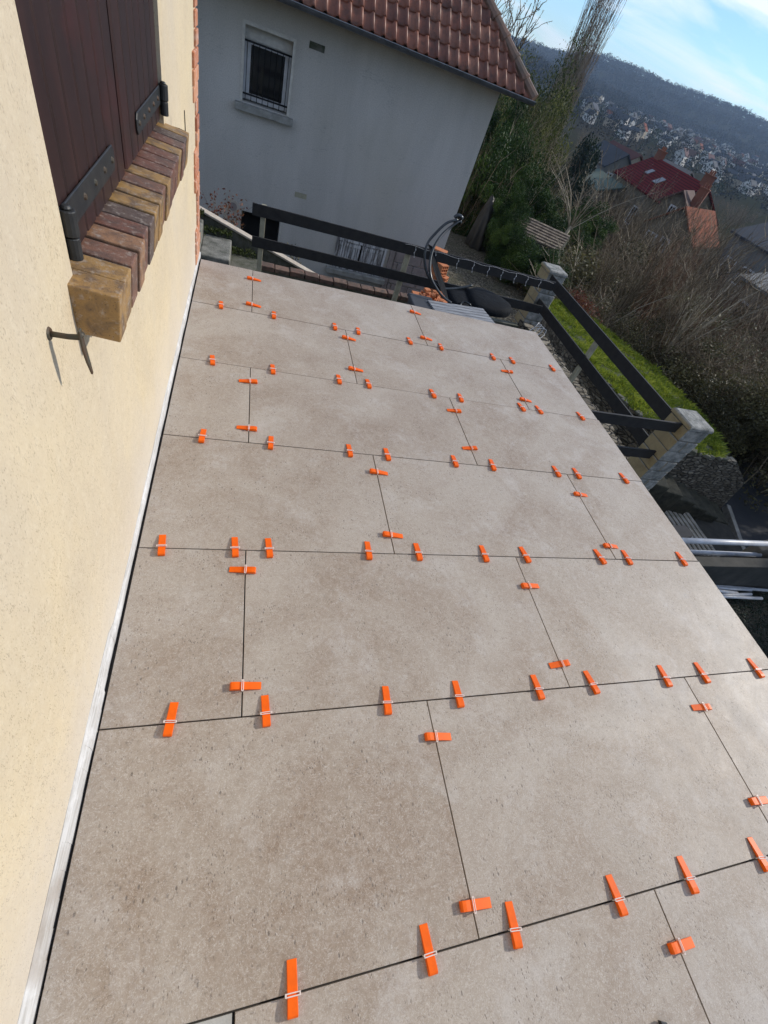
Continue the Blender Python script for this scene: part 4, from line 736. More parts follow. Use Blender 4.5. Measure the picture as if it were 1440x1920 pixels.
mb.add(vs[:1 + 2 * n_], fs[:2 * n_], 0.5); tag(mb.build('grass_bank', 'turf', smooth=True), kind='structure'); mb = MB(); mb.add(vs, fs[2 * n_:], 0.5); tag(mb.build('bank_slope', 'rubble'), kind='structure')
rs = np.random.RandomState(2); pts = []
while len(pts) < 34000:
    x = rs.uniform(min(xs), max(xs)); y = rs.uniform(min(ys), max(ys))
    if inside(x, y, GP) and noise.noise(Vector((x * 3, y * 3, 5))) > -0.42 + rs.uniform(-0.2, 0.2): pts.append((x, y, bank_z(x, y) - 0.01))
pts = np.array(pts); n_ = len(pts); a = rs.uniform(0, 6.28, n_); hh = 0.078 * rs.uniform(0.4, 1.2, n_); hh *= 1 + 0.8 * np.array([noise.noise(Vector((p[0] * 4, p[1] * 4, 0))) for p in pts])
ln = np.stack([np.cos(a), np.sin(a), 0 * a], 1) * (hh * rs.uniform(0.2, 1.1, n_))[:, None]; wd_ = np.stack([-np.sin(a), np.cos(a), 0 * a], 1) * 0.0065
V = np.stack([pts - wd_, pts + wd_, pts + ln * 0.4 + wd_ * 0.8 + np.array([0, 0, 1]) * (hh * 0.65)[:, None], pts + ln + np.array([0, 0, 1]) * hh[:, None]], 1).reshape(-1, 3)
tone = np.clip(0.45 + 0.5 * np.array([noise.noise(Vector((p[0] * 4.5, p[1] * 4.5, 9))) + 0.3 * noise.noise(Vector((p[0] * 1.2, p[1] * 1.2, 2))) for p in pts]) + rs.normal(0, 0.2, n_), 0, 1)
tag(npmesh('grass', V, np.arange(4 * n_).reshape(n_, 4), tone, 'grass'), 'bright green mossy grass on the bank beyond the side railing', 'grass', kind='stuff')
# rubble retaining wall under the grass
mb = MB(); WP = [at_y(u, v, 4.70) for u, v in ((1195, 850), (1230, 846), (1290, 852), (1345, 862), (1382, 866), (1397, 906), (1350, 955), (1300, 985), (1180, 960))]
mb.prism([tuple(p) for p in WP], (0.0, 0.14, 0)); tag(mb.build('rubble_wall', 'rubble'), 'dry rubble stone retaining wall holding up the grass bank', 'wall')
mb = MB(); random.seed(31)
edge = [Vector((*GP[i], 0)) for i in (9, 10, 11, 12, 13, 14, 15, 16, 17, 18)]
for a, b in zip(edge[:-1], edge[1:]):
    L = (b - a).length; m_ = max(1, int(L / 0.13))
    for i in range(m_): mb = MB(); p = a.lerp(b, (i + random.random()) / m_); mb.box((p.x, p.y, bank_z(p.x, p.y) + 0.0), (random.uniform(.06, .15), random.uniform(.05, .11), random.uniform(.05, .09)), rot=Matrix.Rotation(random.uniform(0, 3), 3, 'Z') @ Matrix.Rotation(random.uniform(-.3, .3), 3, 'X')); tag(mb.build('edging_stone', 'mossy', bevel=0.015, origin=tuple(p)), 'irregular grey stone in the border of the grass bank', 'stone', 'border stones of the grass bank')
# stone steps down beside the rubble wall
e = empty('garden_steps', (6.6, 4.0, -3.0)); tag(e, 'dark mossy stone steps descending beside the rubble wall', 'steps')
S0 = Vector(at_z(1232, 893, -2.25)); S1 = Vector(at_z(1345, 962, -2.95)); 
for i in range(6):
    t = i / 5; p = S0.lerp(S1, t); zt = -2.25 - 0.70 * t; mb = MB(); mb.box((p.x, p.y + 0.05, (zt - 3.5) / 2), (0.36, 0.55, zt + 3.5), rz=-0.25); mb.build('step', 'dark_step', e, bevel=0.02)
# ramp, ribbed boards, road
mb = MB(); rp = [at_z(u, v, -2.98) for u, v in ((1180, 870), (1240, 900), (1355, 965), (1392, 1030), (1412, 1100))]
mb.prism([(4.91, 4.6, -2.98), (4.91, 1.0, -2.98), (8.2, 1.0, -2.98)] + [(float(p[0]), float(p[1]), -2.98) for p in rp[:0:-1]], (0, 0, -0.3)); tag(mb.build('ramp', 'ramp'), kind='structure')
q0 = [Vector(at_z(u, v, -2.86)) for u, v in ((1252, 915), (1345, 1046))]
sd_ = (q0[1] - q0[0]).normalized().cross(Vector((0, 0, 1))); sd_ = sd_ if sd_.x < 0 else -sd_
for i in range(12):
    a = q0[0] + sd_ * 0.105 * i; b = q0[1] + sd_ * 0.105 * i; a = a + (a - b) * 0.12; mb = MB(); mb.bar(a, b, 0.072, 0.07); tag(mb.build('batten', 'ramp_rib', bevel=0.008, origin=tuple(a)), 'long narrow grey batten on the ramp below the terrace, %s from the mossy steps' % ORD[i], 'batten', 'battens laid side by side on the ramp')
mb = MB(); rd = [at_z(u, v, -3.2) for u, v in ((1352, 960), (1392, 1030), (1412, 1100))]
mb.prism([(x, y, -3.17) for x, y in ((float(rd[0][0]), float(rd[0][1])), (float(rd[1][0]), float(rd[1][1])), (float(rd[2][0]), float(rd[2][1])), (9.5, -1.0), (16, -1.0), (18, 9), (10.5, 7.4))], (0, 0, -0.2)); tag(mb.build('road', 'asphalt'), kind='structure')
mb = MB(); a = at_z(1362, 950, -3.10); b = at_z(1393, 1040, -3.10); mb.bar((a[0], a[1], -3.12), (b[0], b[1], -3.12), 0.09, 0.16); tag(mb.build('kerb', 'concrete', bevel=0.01), kind='structure')
# grey block, handrail tubes, concrete post, rods
mb = MB(); P = [at_z(u, v, -2.0) for u, v in ((1250, 982), (1288, 984), (1302, 1004), (1272, 1014))]; mb.prism([tuple(p) for p in P], (0, 0, -0.98)); tag(mb.build('grey_tub', 'tub', bevel=0.03), 'dark grey plastic tub standing below the terrace edge next to the ribbed battens', 'tub')
e = empty('tube_handrail', (3.4, 1.5, -1.7)); tag(e, 'pair of pale grey painted tubes running out from the terrace side to a concrete post', 'handrail')
for (u0, v0, u1, v1, ext, rr_) in ((1290, 1014, 1440, 1019.5, 1.0, 0.020), (1300, 1035.5, 1424, 1040.5, 0.0, 0.018)):
    a, b = Vector(at_y(u0, v0, 2.9)), Vector(at_y(u1, v1, 2.9)); d = (b - a).normalized(); mb = MB(); mb.tube([a - d * 0.95, b + d * ext], rr_ * 2.0, 16); mb.build('tube', 'tube', e, smooth=True)
b = Vector(at_y(1426, 1040.5, 2.9)); mb = MB(); mb.prism([(b.x - 0.10, 3.06, b.z + 0.10), (b.x + 0.9, 3.06, b.z + 0.55), (b.x + 0.9, 3.06, -3.1), (b.x - 0.16, 3.06, -3.1)], (0, -0.16, 0)); mb.build('concrete_post', 'ramp_post', e, bevel=0.01)
mb = MB(); mb.bx((4.75, 2.58, -3.1), (8.6, 2.74, -2.09)); tag(mb.build('low_wall', 'ramp', bevel=0.01), 'low dark concrete beam across the foot of the ramp', 'wall')
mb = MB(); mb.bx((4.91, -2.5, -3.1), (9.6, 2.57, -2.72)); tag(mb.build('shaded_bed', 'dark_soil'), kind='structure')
RD = [((1335, 1098), (1440, 1107)), ((1345, 1102), (1408, 1106)), ((1350, 1108), (1382, 1112)), ((1350, 1116), (1408, 1114)), ((1345, 1118), (1428, 1122)), ((1338, 1092), (1352, 1096))]
for i, ((u0, v0), (u1, v1)) in enumerate(RD):
    a, b = Vector(at_z(u0, v0, -2.60 + 0.02 * (i % 3))), Vector(at_z(u1, v1, -2.62 + 0.02 * (i % 2))); mb = MB(); mb.tube([a - (b - a) * 0.5, b], 0.024, 8)
    tag(mb.build('plastic_conduit', 'tube', smooth=True, origin=tuple(a)), ['longest pale conduit lying at the top of the pile below the terrace', 'pale conduit just under the longest one in the pile', 'shortest pale conduit in the middle of the pile', 'pale conduit crossing the lower pile at a slant', 'lowest pale conduit of the pile, nearest the dark grass', 'pale conduit stub at the upper left of the pile'][i], 'conduit', 'pile of pale conduits below the terrace')

# ================================================================== PLANTS
def link_copy(o, loc, rz, sc, label, cat, group):
    c_ = copy_tree(o); c_.location = loc; c_.rotation_euler = (0, 0, rz); c_.scale = sc if hasattr(sc, '__len__') else (sc,) * 3; return tag(c_, label, cat, group)
protos = {}
def proto_bush(key, seed, mat, **kw):
    rs = np.random.RandomState(seed); packs = bush_paths(rs, **kw); o = strand_mesh(key, packs, mat, rs); protos[key] = o; o.name = 'bare_shrub'; return o
P1 = proto_bush('b1', 1, 'twig', stems=46, h=1.0, spread=1.0, lean=0.55, twigs=12, sub=2, r0=0.0058, base=0.16, tw_len=0.42)
P2 = proto_bush('b2', 2, 'twig_red', stems=60, h=1.0, spread=0.9, lean=0.40, twigs=9, sub=2, r0=0.0052, base=0.18, tw_len=0.34, tw_up=0.65)
P3 = proto_bush('b3', 3, 'stem_pale', stems=26, h=1.0, spread=1.2, lean=0.6, twigs=7, sub=2, r0=0.0070, base=0.14, tw_len=0.4, tw_up=0.6)
P4 = proto_bush('b4', 4, 'twig', stems=30, h=1.0, spread=1.8, lean=0.8, twigs=18, sub=3, r0=0.0048, base=0.3, tw_len=0.6, tw_up=0.2, wob=0.12, start=0.1)
def thicket_proto(seed, mat, n, size, rad=(0.6, 0.6, 0.5), clumps=40, stems=14, nm='leafy_shrub', csz=0.3, smat='twig', r0=0.012):
    rs = np.random.RandomState(seed); e = empty(nm, (0, 0, 0)); C_, t = crown_points(rs, n, (0, 0, 0.52), rad, clumps, csz, 0.25); C_[:, 2] = np.maximum(C_[:, 2], 0.01)
    V, F, r_ = leaves(C_, size, rs, t); npmesh('foliage', V, F, r_, mat, e); strand_mesh('stem', bush_paths(rs, stems=stems, h=0.9, spread=1, lean=0.6, twigs=6, r0=r0, base=0.15), smat, rs, e); return e
T1 = thicket_proto(11, 'evergreen', 30000, 0.0135, (0.55, 0.55, 0.5), 60, csz=0.28, r0=0.006); T2 = thicket_proto(12, 'thicket', 12000, 0.0125, r0=0.006, clumps=60, csz=0.25, nm='thicket_shrub'); T3 = thicket_proto(13, 'ivy', 26000, 0.0088, (0.45, 0.45, 0.5), 80, csz=0.25, nm='ivy_covered_tree')
T4 = thicket_proto(14, 'conifer', 11000, 0.020, (0.42, 0.42, 0.55), 40, nm='conifer_tree')
PROTO = [P1, P2, P3, P4, T1, T2, T3, T4]
random.seed(5)
def bz(x, y): return -1.9 - 0.28 * max(0, x - 7.8) if (x < 12 and y < 12) else max(terr(x, y), -40)
def gz(x, y): return terr(x, y)
SH = []   # (az, d, base z, height, width, proto, label)
def sh(u, v, z, h, w, pr, lab, cat='shrub', grp='bare shrubs on the slope'):
    p = at_z(u, v, z); p[0] += 0.95 if grp.startswith('bare shrubs') else 0; p[1] += 0.35 if grp.startswith('bare shrubs') else 0; link_copy(pr, (p[0], p[1], z - 0.05), random.uniform(0, 6.28), (w, w, h), lab, cat, grp)
# leafless trees of the valley gardens
random.seed(41)
for i in range(96):
    az = 24 + 32 * (i + random.random()) / 96; d = random.choice((44, 52, 60, 74, 90, 108, 130, 165, 210, 260)) * random.uniform(0.9, 1.1)
    p = polar(az, d); h_ = random.uniform(4.5, 7.5) * (1.0 if d > 60 else 0.75); pr = random.choice((P1, P2, P1, P4))
    link_copy(pr, (p.x, p.y, terr(p.x, p.y) - 0.1), random.uniform(0, 6), (h_ * 0.9, h_ * 0.9, h_), 'leafless %s garden tree in the %s valley, %s' % ('tall' if h_ > 5.8 else 'low', 'near' if d < 70 else ('middle' if d < 140 else 'far'), 'left of the red roof' if az < 35 else ('right of the red roof' if az > 41 else 'in line with the red roof')), 'tree', 'leafless trees in the valley gardens')
# named near shrubs along the top of the bank
near = [
 (1160, 592, -1.95, 2.0, 1.9, P2, 'multi stemmed reddish bare shrub behind the middle of the grass bank'),
 (1120, 578, -1.95, 1.7, 1.8, P1, 'brown bare shrub behind the upper part of the grass bank'),
 (1215, 655, -1.95, 1.9, 2.0, P3, 'bare shrub with pale bent stems behind the lower grass bank'),
 (1185, 625, -2.0, 1.8, 2.0, P1, 'bare shrub between the reddish one and the pale stemmed one'),
 (1290, 715, -2.2, 1.3, 2.0, P4, 'tangled bramble mound behind the right end of the grass bank'),
 (1345, 770, -2.3, 1.2, 2.2, P4, 'tangled bramble mound above the rubble wall corner'),
 (1255, 690, -2.1, 1.4, 1.9, P4, 'tangled bramble mound just behind the lower grass edge'),
 (1075, 545, -2.1, 1.6, 1.6, P1, 'bare shrub right of the far stone pillar'),
 (1395, 800, -2.6, 1.4, 2.2, P4, 'low tangled bramble at the right edge above the road')]
for q in near: sh(*q)
lab3 = {'P1': 'brown bare twiggy shrub', 'P2': 'reddish bare shrub', 'P3': 'pale stemmed bare shrub', 'P4': 'tangled bramble', 'T2': 'olive thicket shrub'}
cnt = 0
def scatter(n, az0, az1, d0, d1, hfun, kinds, grp, base=None, wf=1.2):
    global cnt
    for i in range(n):
        az = az0 + (az1 - az0) * (i + random.uniform(0, 1)) / n; d = random.uniform(d0, d1); p = polar(az, d); z = base(d, az) if base else terr(p.x, p.y); kn, pr = random.choice(kinds); h_ = hfun(d) * random.uniform(0.75, 1.15)
        link_copy(pr, (p.x, p.y, z - 0.1), random.uniform(0, 6.28), (h_ * wf, h_ * wf, h_), '%s, number %s from the left %s' % (lab3[kn], NUM[i], grp[1]), 'shrub', 'shrubs ' + grp[1])
NUM = ['one', 'two', 'three', 'four', 'five', 'six', 'seven', 'eight', 'nine', 'ten', 'eleven', 'twelve', 'thirteen', 'fourteen', 'fifteen', 'sixteen', 'seventeen', 'eighteen', 'nineteen', 'twenty']
def slope(d, az): return float(np.interp(d, [9, 12, 16, 22, 30, 45], [-2.3, -3.1, -4.4, -6.2, -8.0, -9.8]))
lab3['T1'] = 'dark evergreen shrub'; K_ = [('T2', T2), ('P1', P1), ('P1', P1), ('P2', P2), ('P4', P4), ('T2', T2), ('P3', P3)]
scatter(16, 38, 62, 12.8, 14.2, lambda d: 1.9, K_, ('', 'in the front rank behind the bank'), slope)
scatter(20, 37, 64, 13.4, 17, lambda d: 2.7, K_, ('', 'in the second rank behind the bank'), slope)
scatter(20, 33.5, 64, 19, 25, lambda d: 4.4, K_, ('', 'halfway down the slope'), slope)
scatter(18, 30, 66, 28, 40, lambda d: 5.0, [('P1', P1), ('T2', T2), ('P2', P2), ('P1', P1)], ('', 'in front of the valley houses'), slope)
scatter(20, 38, 62, 13.6, 16.5, lambda d: 1.2, [('T2', T2), ('P4', P4), ('T2', T2)], ('', 'low under the front ranks'), slope, 2.2)
scatter(20, 34, 64, 19, 26, lambda d: 1.8, [('T2', T2), ('T1', T1), ('T2', T2)], ('', 'low halfway down'), slope, 2.0)
scatter(14, 40, 62, 24, 34, lambda d: 7.0, [('P1', P1), ('P2', P2), ('P1', P1)], ('', 'tall in front of the right houses'), slope, 0.8)
scatter(20, 36, 58, 55, 120, lambda d: 4.5, [('T2', T2), ('P1', P1), ('T2', T2)], ('', 'in the valley round the houses'), None, 1.8)
scatter(14, 35, 48, 36, 46, lambda d: 8.0, [('P1', P1), ('P2', P2), ('P1', P1)], ('', 'tall in front of the orange roof'), slope, 0.75)
# evergreen hedge and tall ivy clad trees right of the neighbouring house
for i, (u, v, z, h_, w, lab) in enumerate([(915, 425, -3.0, 2.6, 2.4, 'glossy dark evergreen shrub beside the covered object'), (955, 455, -3.0, 2.3, 2.4, 'glossy dark evergreen shrub behind the curved gravel edge'), (985, 480, -3.1, 1.9, 2.2, 'low glossy evergreen shrub behind the small white stone'), (893, 385, -3.0, 3.6, 3.0, 'tall dark evergreen shrub touching the neighbouring house corner'),
                                  (1070, 470, -3.4, 2.0, 2.4, 'glossy evergreen shrub right of the little tiled shed'), (1040, 485, -3.3, 1.5, 1.8, 'small evergreen shrub in front of the little tiled shed')]):
    sh(u, v, z, h_, w, T1, lab, 'evergreen shrub', 'evergreen shrubs round the gravel yard')
for (az, d, z, h_, w, pr, lab, cat) in [
    (22.4, 24, -5.0, 5.2, 3.6, T3, 'olive ivy clad tree showing just right of the neighbouring house wall', 'tree'), (24.3, 27, -5.5, 7.0, 4.2, T3, 'tall ivy clad tree left of the poplar', 'tree'), (25.7, 29, -5.6, 8.0, 4.8, T3, 'tallest ivy clad tree in front of the poplar', 'tree'),
    (28.4, 25, -5.4, 4.8, 3.6, T3, 'lower ivy clad tree right of the tallest one', 'tree'), (23.4, 33, -6.0, 6.6, 4.4, T4, 'dark conifer behind the ivy clad trees', 'conifer'), (25.6, 38, -7, 7.6, 5.0, T4, 'dark conifer between the tall ivy clad tree and the poplar', 'conifer'),
    (22.6, 19.5, -4.2, 4.0, 2.6, T1, 'dense dark green shrub rising beside the neighbouring house wall', 'evergreen shrub'), (24.6, 20.5, -4.5, 4.4, 2.8, T1, 'tall dense green shrub behind the covered object', 'evergreen shrub'), (26.8, 21.5, -4.8, 4.0, 2.8, T3, 'bushy olive ivy mound behind the tiled shed', 'ivy mound'), (29.0, 22, -5.0, 3.6, 2.8, T1, 'dense green shrub right behind the tiled shed roof', 'evergreen shrub'), (25.2, 23, -5.0, 5.6, 2.6, T3, 'slim ivy clad trunk left of the tallest ivy tree', 'tree'),
    (21.2, 20, -4.2, 3.2, 3.0, T1, 'dark evergreen bush at the foot of the ivy clad trees', 'evergreen shrub'), (31.8, 62, -11.5, 10.0, 6.0, T4, 'dark pointed conifer right of the poplar', 'conifer')]:
    p = polar(az, d); link_copy(pr, (p.x, p.y, z), random.uniform(0, 6), (w, w, h_), lab, cat, 'trees right of the neighbouring house')
for i in range(5):
    az = 22.0 + i * 1.6; d = 19 + (i * 7 % 5); p = polar(az, d); link_copy(P3 if i % 2 else P1, (p.x, p.y, -4.6), i * 1.3, (3.0, 3.0, 4.2 + (i % 3) * 0.6), 'slender upright bare sapling, %s from the left before the ivy clad trees' % ORD[i], 'sapling', 'bare saplings before the ivy clad trees')
for i, (az, d, h_, w, lab) in enumerate([(27.6, 17.6, 2.1, 1.5, 'dense evergreen shrub between the covered object and the tiled shed'), (28.4, 16.1, 1.7, 1.3, 'rounded evergreen shrub at the left end of the little tiled shed'), (29.9, 15.7, 1.35, 1.6, 'low evergreen shrub under the left eave of the tiled shed'), (31.6, 15.6, 1.25, 1.6, 'low evergreen shrub under the middle of the tiled shed'), (33.4, 15.6, 1.35, 1.7, 'low evergreen shrub under the right end of the tiled shed')]):
    p = polar(az, d); link_copy(T1, (p.x, p.y, -3.1), i * 1.7, (w, w, h_), lab, 'evergreen shrub', 'evergreen shrubs round the gravel yard')
# little pollard with pale stub branches behind the pillar
rs = np.random.RandomState(44); e = empty('bare_pollard_tree', tuple(at_z(1018, 500, -2.9))); p0 = Vector(e.location)
mb = MB(); mb.tube([Vector((0, 0, 0)), Vector((0.10, 0.02, 0.5)), Vector((0.22, 0.06, 0.95)), Vector((0.30, 0.08, 1.35))], [0.085, 0.07, 0.062, 0.05], 9); o = mb.build('trunk', 'stem_pale', None, smooth=True); o.parent = e
pk = bush_paths(rs, stems=16, h=1.9, spread=1.4, lean=0.9, twigs=8, sub=2, r0=0.016, base=0.05, tw_len=0.4); pk = [(P_ + np.array([0.30, 0.08, 1.25]), r_) for P_, r_ in pk]; o = strand_mesh('crown', pk, 'stem_pale', rs); o.parent = e
tag(e, 'small pollarded tree with pale trunk and bare branches behind the far pillar', 'tree')
# poplar
rs = np.random.RandomState(9); e = empty('poplar_tree', tuple(polar(27.5, 58, -10.8)))
pk = bush_paths(rs, stems=120, h=21, spread=0.30, lean=0.20, twigs=26, sub=4, K=8, r0=0.05, base=0.8, tw_len=0.20, tw_up=0.84, wob=0.02, start=0.12); o = strand_mesh('crown', pk, 'poplar_twig', rs); o.parent = e
mb = MB(); mb.tube([(0, 0, -0.5), (0.1, 0, 3), (0.15, 0.1, 7), (0.1, 0, 11)], [0.5, 0.4, 0.28, 0.12], 10); o = mb.build('trunk', 'twig', None, smooth=True); o.parent = e; tag(e, 'very tall bare poplar rising above the ridge into the sky', 'tree')
# bare tree behind the roof
rs = np.random.RandomState(10); e = empty('bare_tree', tuple(polar(20.2, 42, -6.5))); pk = bush_paths(rs, stems=12, h=12.0, spread=0.9, lean=0.35, twigs=22, sub=7, K=7, r0=0.09, base=0.2, tw_len=0.38, tw_up=0.5, start=0.4); o = strand_mesh('crown', pk, 'twig', rs); o.parent = e
mb = MB(); mb.tube([(0, 0, -0.5), (0, 0, 2.5), (0.1, 0, 4)], [0.3, 0.24, 0.12], 8); o = mb.build('trunk', 'twig', None); o.parent = e; tag(e, 'bare tree with fine crown behind the tiled hip of the roof', 'tree')
# dead leaves and small weeds
rs = np.random.RandomState(15); c0 = np.array(at_z(1075, 552, -1.75)); c1 = np.array(at_z(1108, 585, -1.75)); n_ = 700; t = rs.uniform(0, 1, (n_, 1)); C_ = c0 + (c1 - c0) * t + rs.normal(0, 1, (n_, 3)) * np.array([0.14, 0.14, 0.07]); V, F, r_ = leaves(C_, 0.03, rs); tag(npmesh('dead_leaves', V, F, r_, 'dry_leaf'), 'drift of dead red brown leaves at the top of the grass bank', 'dead leaves', kind='stuff')
def weed(loc, h_, n, mat, lab, seed, sz=0.03):
    rs = np.random.RandomState(seed); e = empty('wall_plant', loc); pk = bush_paths(rs, stems=9, h=h_, spread=1.2, lean=0.7, twigs=5, r0=0.005, base=0.05, tw_len=0.4); o = strand_mesh('stem', pk, 'twig', rs); o.parent = e
    src = pk[1][0][:, -3:, :].reshape(-1, 3); i = rs.randint(0, len(src), n); C_ = src[i] + rs.normal(0, 0.03, (n, 3)); V, F, r_ = leaves(C_, sz, rs); o = npmesh('foliage', V, F, r_, mat); o.parent = e; return tag(e, lab, 'plant', 'small plants behind the parapet')
p = at_y(410, 415, 7.75); weed((p[0], 7.75, p[2] - 0.25), 0.65, 160, 'dry_leaf', 'red leaved plant above the parapet near the house corner', 1, 0.028)
p = at_y(445, 425, 7.75); weed((p[0], 7.75, p[2] - 0.2), 0.5, 90, 'dry_leaf', 'sparse red leaved plant left of the first railing post', 2, 0.024)
p = at_y(545, 497, 7.75); weed((p[0], 7.75, p[2] - 0.12), 0.42, 140, 'thicket', 'yellow green weed growing behind the lower end of the parapet', 3, 0.022)
rs = np.random.RandomState(16); C_ = np.concatenate([np.stack([rs.uniform(-1.0, 0.1, 900), 7.22 + rs.normal(0, 0.05, 900), np.full(900, 0.0)], 1)]); C_[:, 2] = np.where(C_[:, 0] < -0.23, -1.17 + np.floor((-0.23 - C_[:, 0]) / 0.36) * 0.17, -1.36) + rs.uniform(0, 0.05, 900); V, F, r_ = leaves(C_, 0.02, rs); tag(npmesh('moss', V, F, r_ * 0.5, 'ivy'), 'green moss and weeds in the corner of the steps', 'moss', kind='stuff')
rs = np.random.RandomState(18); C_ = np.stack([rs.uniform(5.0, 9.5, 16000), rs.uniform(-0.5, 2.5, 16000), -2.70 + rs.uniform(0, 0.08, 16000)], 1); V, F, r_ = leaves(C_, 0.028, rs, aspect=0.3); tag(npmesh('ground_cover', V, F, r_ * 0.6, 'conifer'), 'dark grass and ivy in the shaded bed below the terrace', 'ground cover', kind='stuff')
# shrubs that stand over the road on the right
for i, (az, d, z, h_, w, lab) in enumerate([(57, 12.5, -3.2, 2.2, 2.6, 'olive thicket shrub across the road at the right edge'), (61.5, 13.5, -3.2, 2.4, 2.8, 'olive thicket shrub farther along the road at the right edge'), (65, 12.5, -3.2, 2.6, 3.0, 'olive thicket shrub opposite the handrail')]):
    p = polar(az, d); link_copy(T2, (p.x, p.y, z), i, (w, w, h_), lab, 'shrub', 'shrubs across the road')
for i in range(6):  # unseen hedge added to throw shade on the ground below the terrace
    link_copy(T1, (12.6 + 0.3 * (i % 2), -0.6 + i * 1.25, -3.4), i * 1.1, (2.4, 2.4, 4.3 + 0.3 * (i % 3)), 'unseen evergreen bush added for shade, %s along the road outside the view' % ORD[i], 'hedge', 'unseen hedge added along the road for shade')
for o in PROTO:
    for ch in list(o.children): bpy.data.objects.remove(ch)
    bpy.data.objects.remove(o)

# ================================================================== SHED
e = empty('tiled_shed', tuple(at_z(1000, 430, -3.2))); tag(e, 'little stone shed with worn pale tile roof among the shrubs', 'shed')
P = [pel(27.7, -10.1, 17.8), pel(33.9, -9.7, 17.8), pel(33.5, -10.9, 16.5), pel(28.7, -11.0, 16.5)]; z1 = -1.75; z0 = -2.0
A_, B_, C2, D2 = P; zt = (A_.z + B_.z) / 2; zb = zt - 0.27; A_.z = B_.z = zt; C2.z = D2.z = zb
mb = MB(); n1_, n2_ = 16, 7
for i in range(n1_):
    for j in range(n2_):
        f = lambda s_, t_: D2.lerp(C2, s_).lerp(A_.lerp(B_, s_), t_); a, b, c_, d = f(i / n1_ + .002, j / n2_), f((i + 1) / n1_ - .002, j / n2_), f((i + 1) / n1_ - .002, (j + 1) / n2_), f(i / n1_ + .002, (j + 1) / n2_); up = Vector((0, 0, 0.035)); mb.add([a + up, b + up, c_, d, a, b], [(0, 1, 2, 3), (4, 5, 1, 0)])
k = N('old_pale_roof_tile', 0.9); k.color(k.mix(k.rr(k.noise(6, 5, 0.7), 0.4, 0.6), (0.22, 0.175, 0.13), (0.085, 0.065, 0.05))); M['oldtile'] = k.m; mb.build('roof', 'oldtile', e)
mb = MB(); dn = Vector((0, 0, -0.04)); mb.prism([D2 + dn, C2 + dn, B_ + dn, A_ + dn], (0, 0, -1.2)); mb.build('wall', 'dark_step', e)

# ================================================================== HOUSES IN THE VALLEY
def plain(nm, c1, rough=0.9): M[nm] = simple(nm, c1, tuple(x * 0.7 for x in c1), 0.6, rough, bump=0); return nm
for nm, c_ in (('red_roof', (0.15, 0.022, 0.018)), ('orange_roof', (0.20, 0.062, 0.032)), ('slate_roof', (0.045, 0.052, 0.065)), ('brown_roof', (0.10, 0.055, 0.042)), ('green_roof', (0.085, 0.12, 0.095)), ('stone_house_wall', (0.16, 0.135, 0.095)), ('white_house_wall', (0.64, 0.62, 0.58)), ('cream_house_wall', (0.42, 0.36, 0.27)), ('chimney_brick', (0.22, 0.075, 0.042)), ('grey_house_wall', (0.20, 0.20, 0.19)), ('white_trim', (0.60, 0.60, 0.60)), ('dark_red_roof', (0.085, 0.030, 0.028))): plain(nm, c_)
M['stone_house_wall'] = simple('valley_stone_wall', (0.20, 0.165, 0.115), (0.085, 0.070, 0.050), 2.2, 0.95, bump=0.6, bd=0.05, detail=8); M['orange_roof'] = simple('old_orange_roof_tiles', (0.23, 0.075, 0.038), (0.12, 0.045, 0.028), 1.5, 0.9, bump=0.5, bscale=6, bd=0.05, spec=0.1, detail=8)
k = N('red_roof_courses', 0.9, spec=0.1); wv = k.n.new('ShaderNodeTexWave'); wv.bands_direction = 'Z'; wv.inputs['Scale'].default_value = 1.6; k.l.new(k.co, wv.inputs['Vector']); k.color(k.mix(k.rr(wv.outputs['Fac'], 0.1, 0.5, 0.9, 0), (0.125, 0.013, 0.015), (0.03, 0.005, 0.006))); M['red_roof'] = k.m
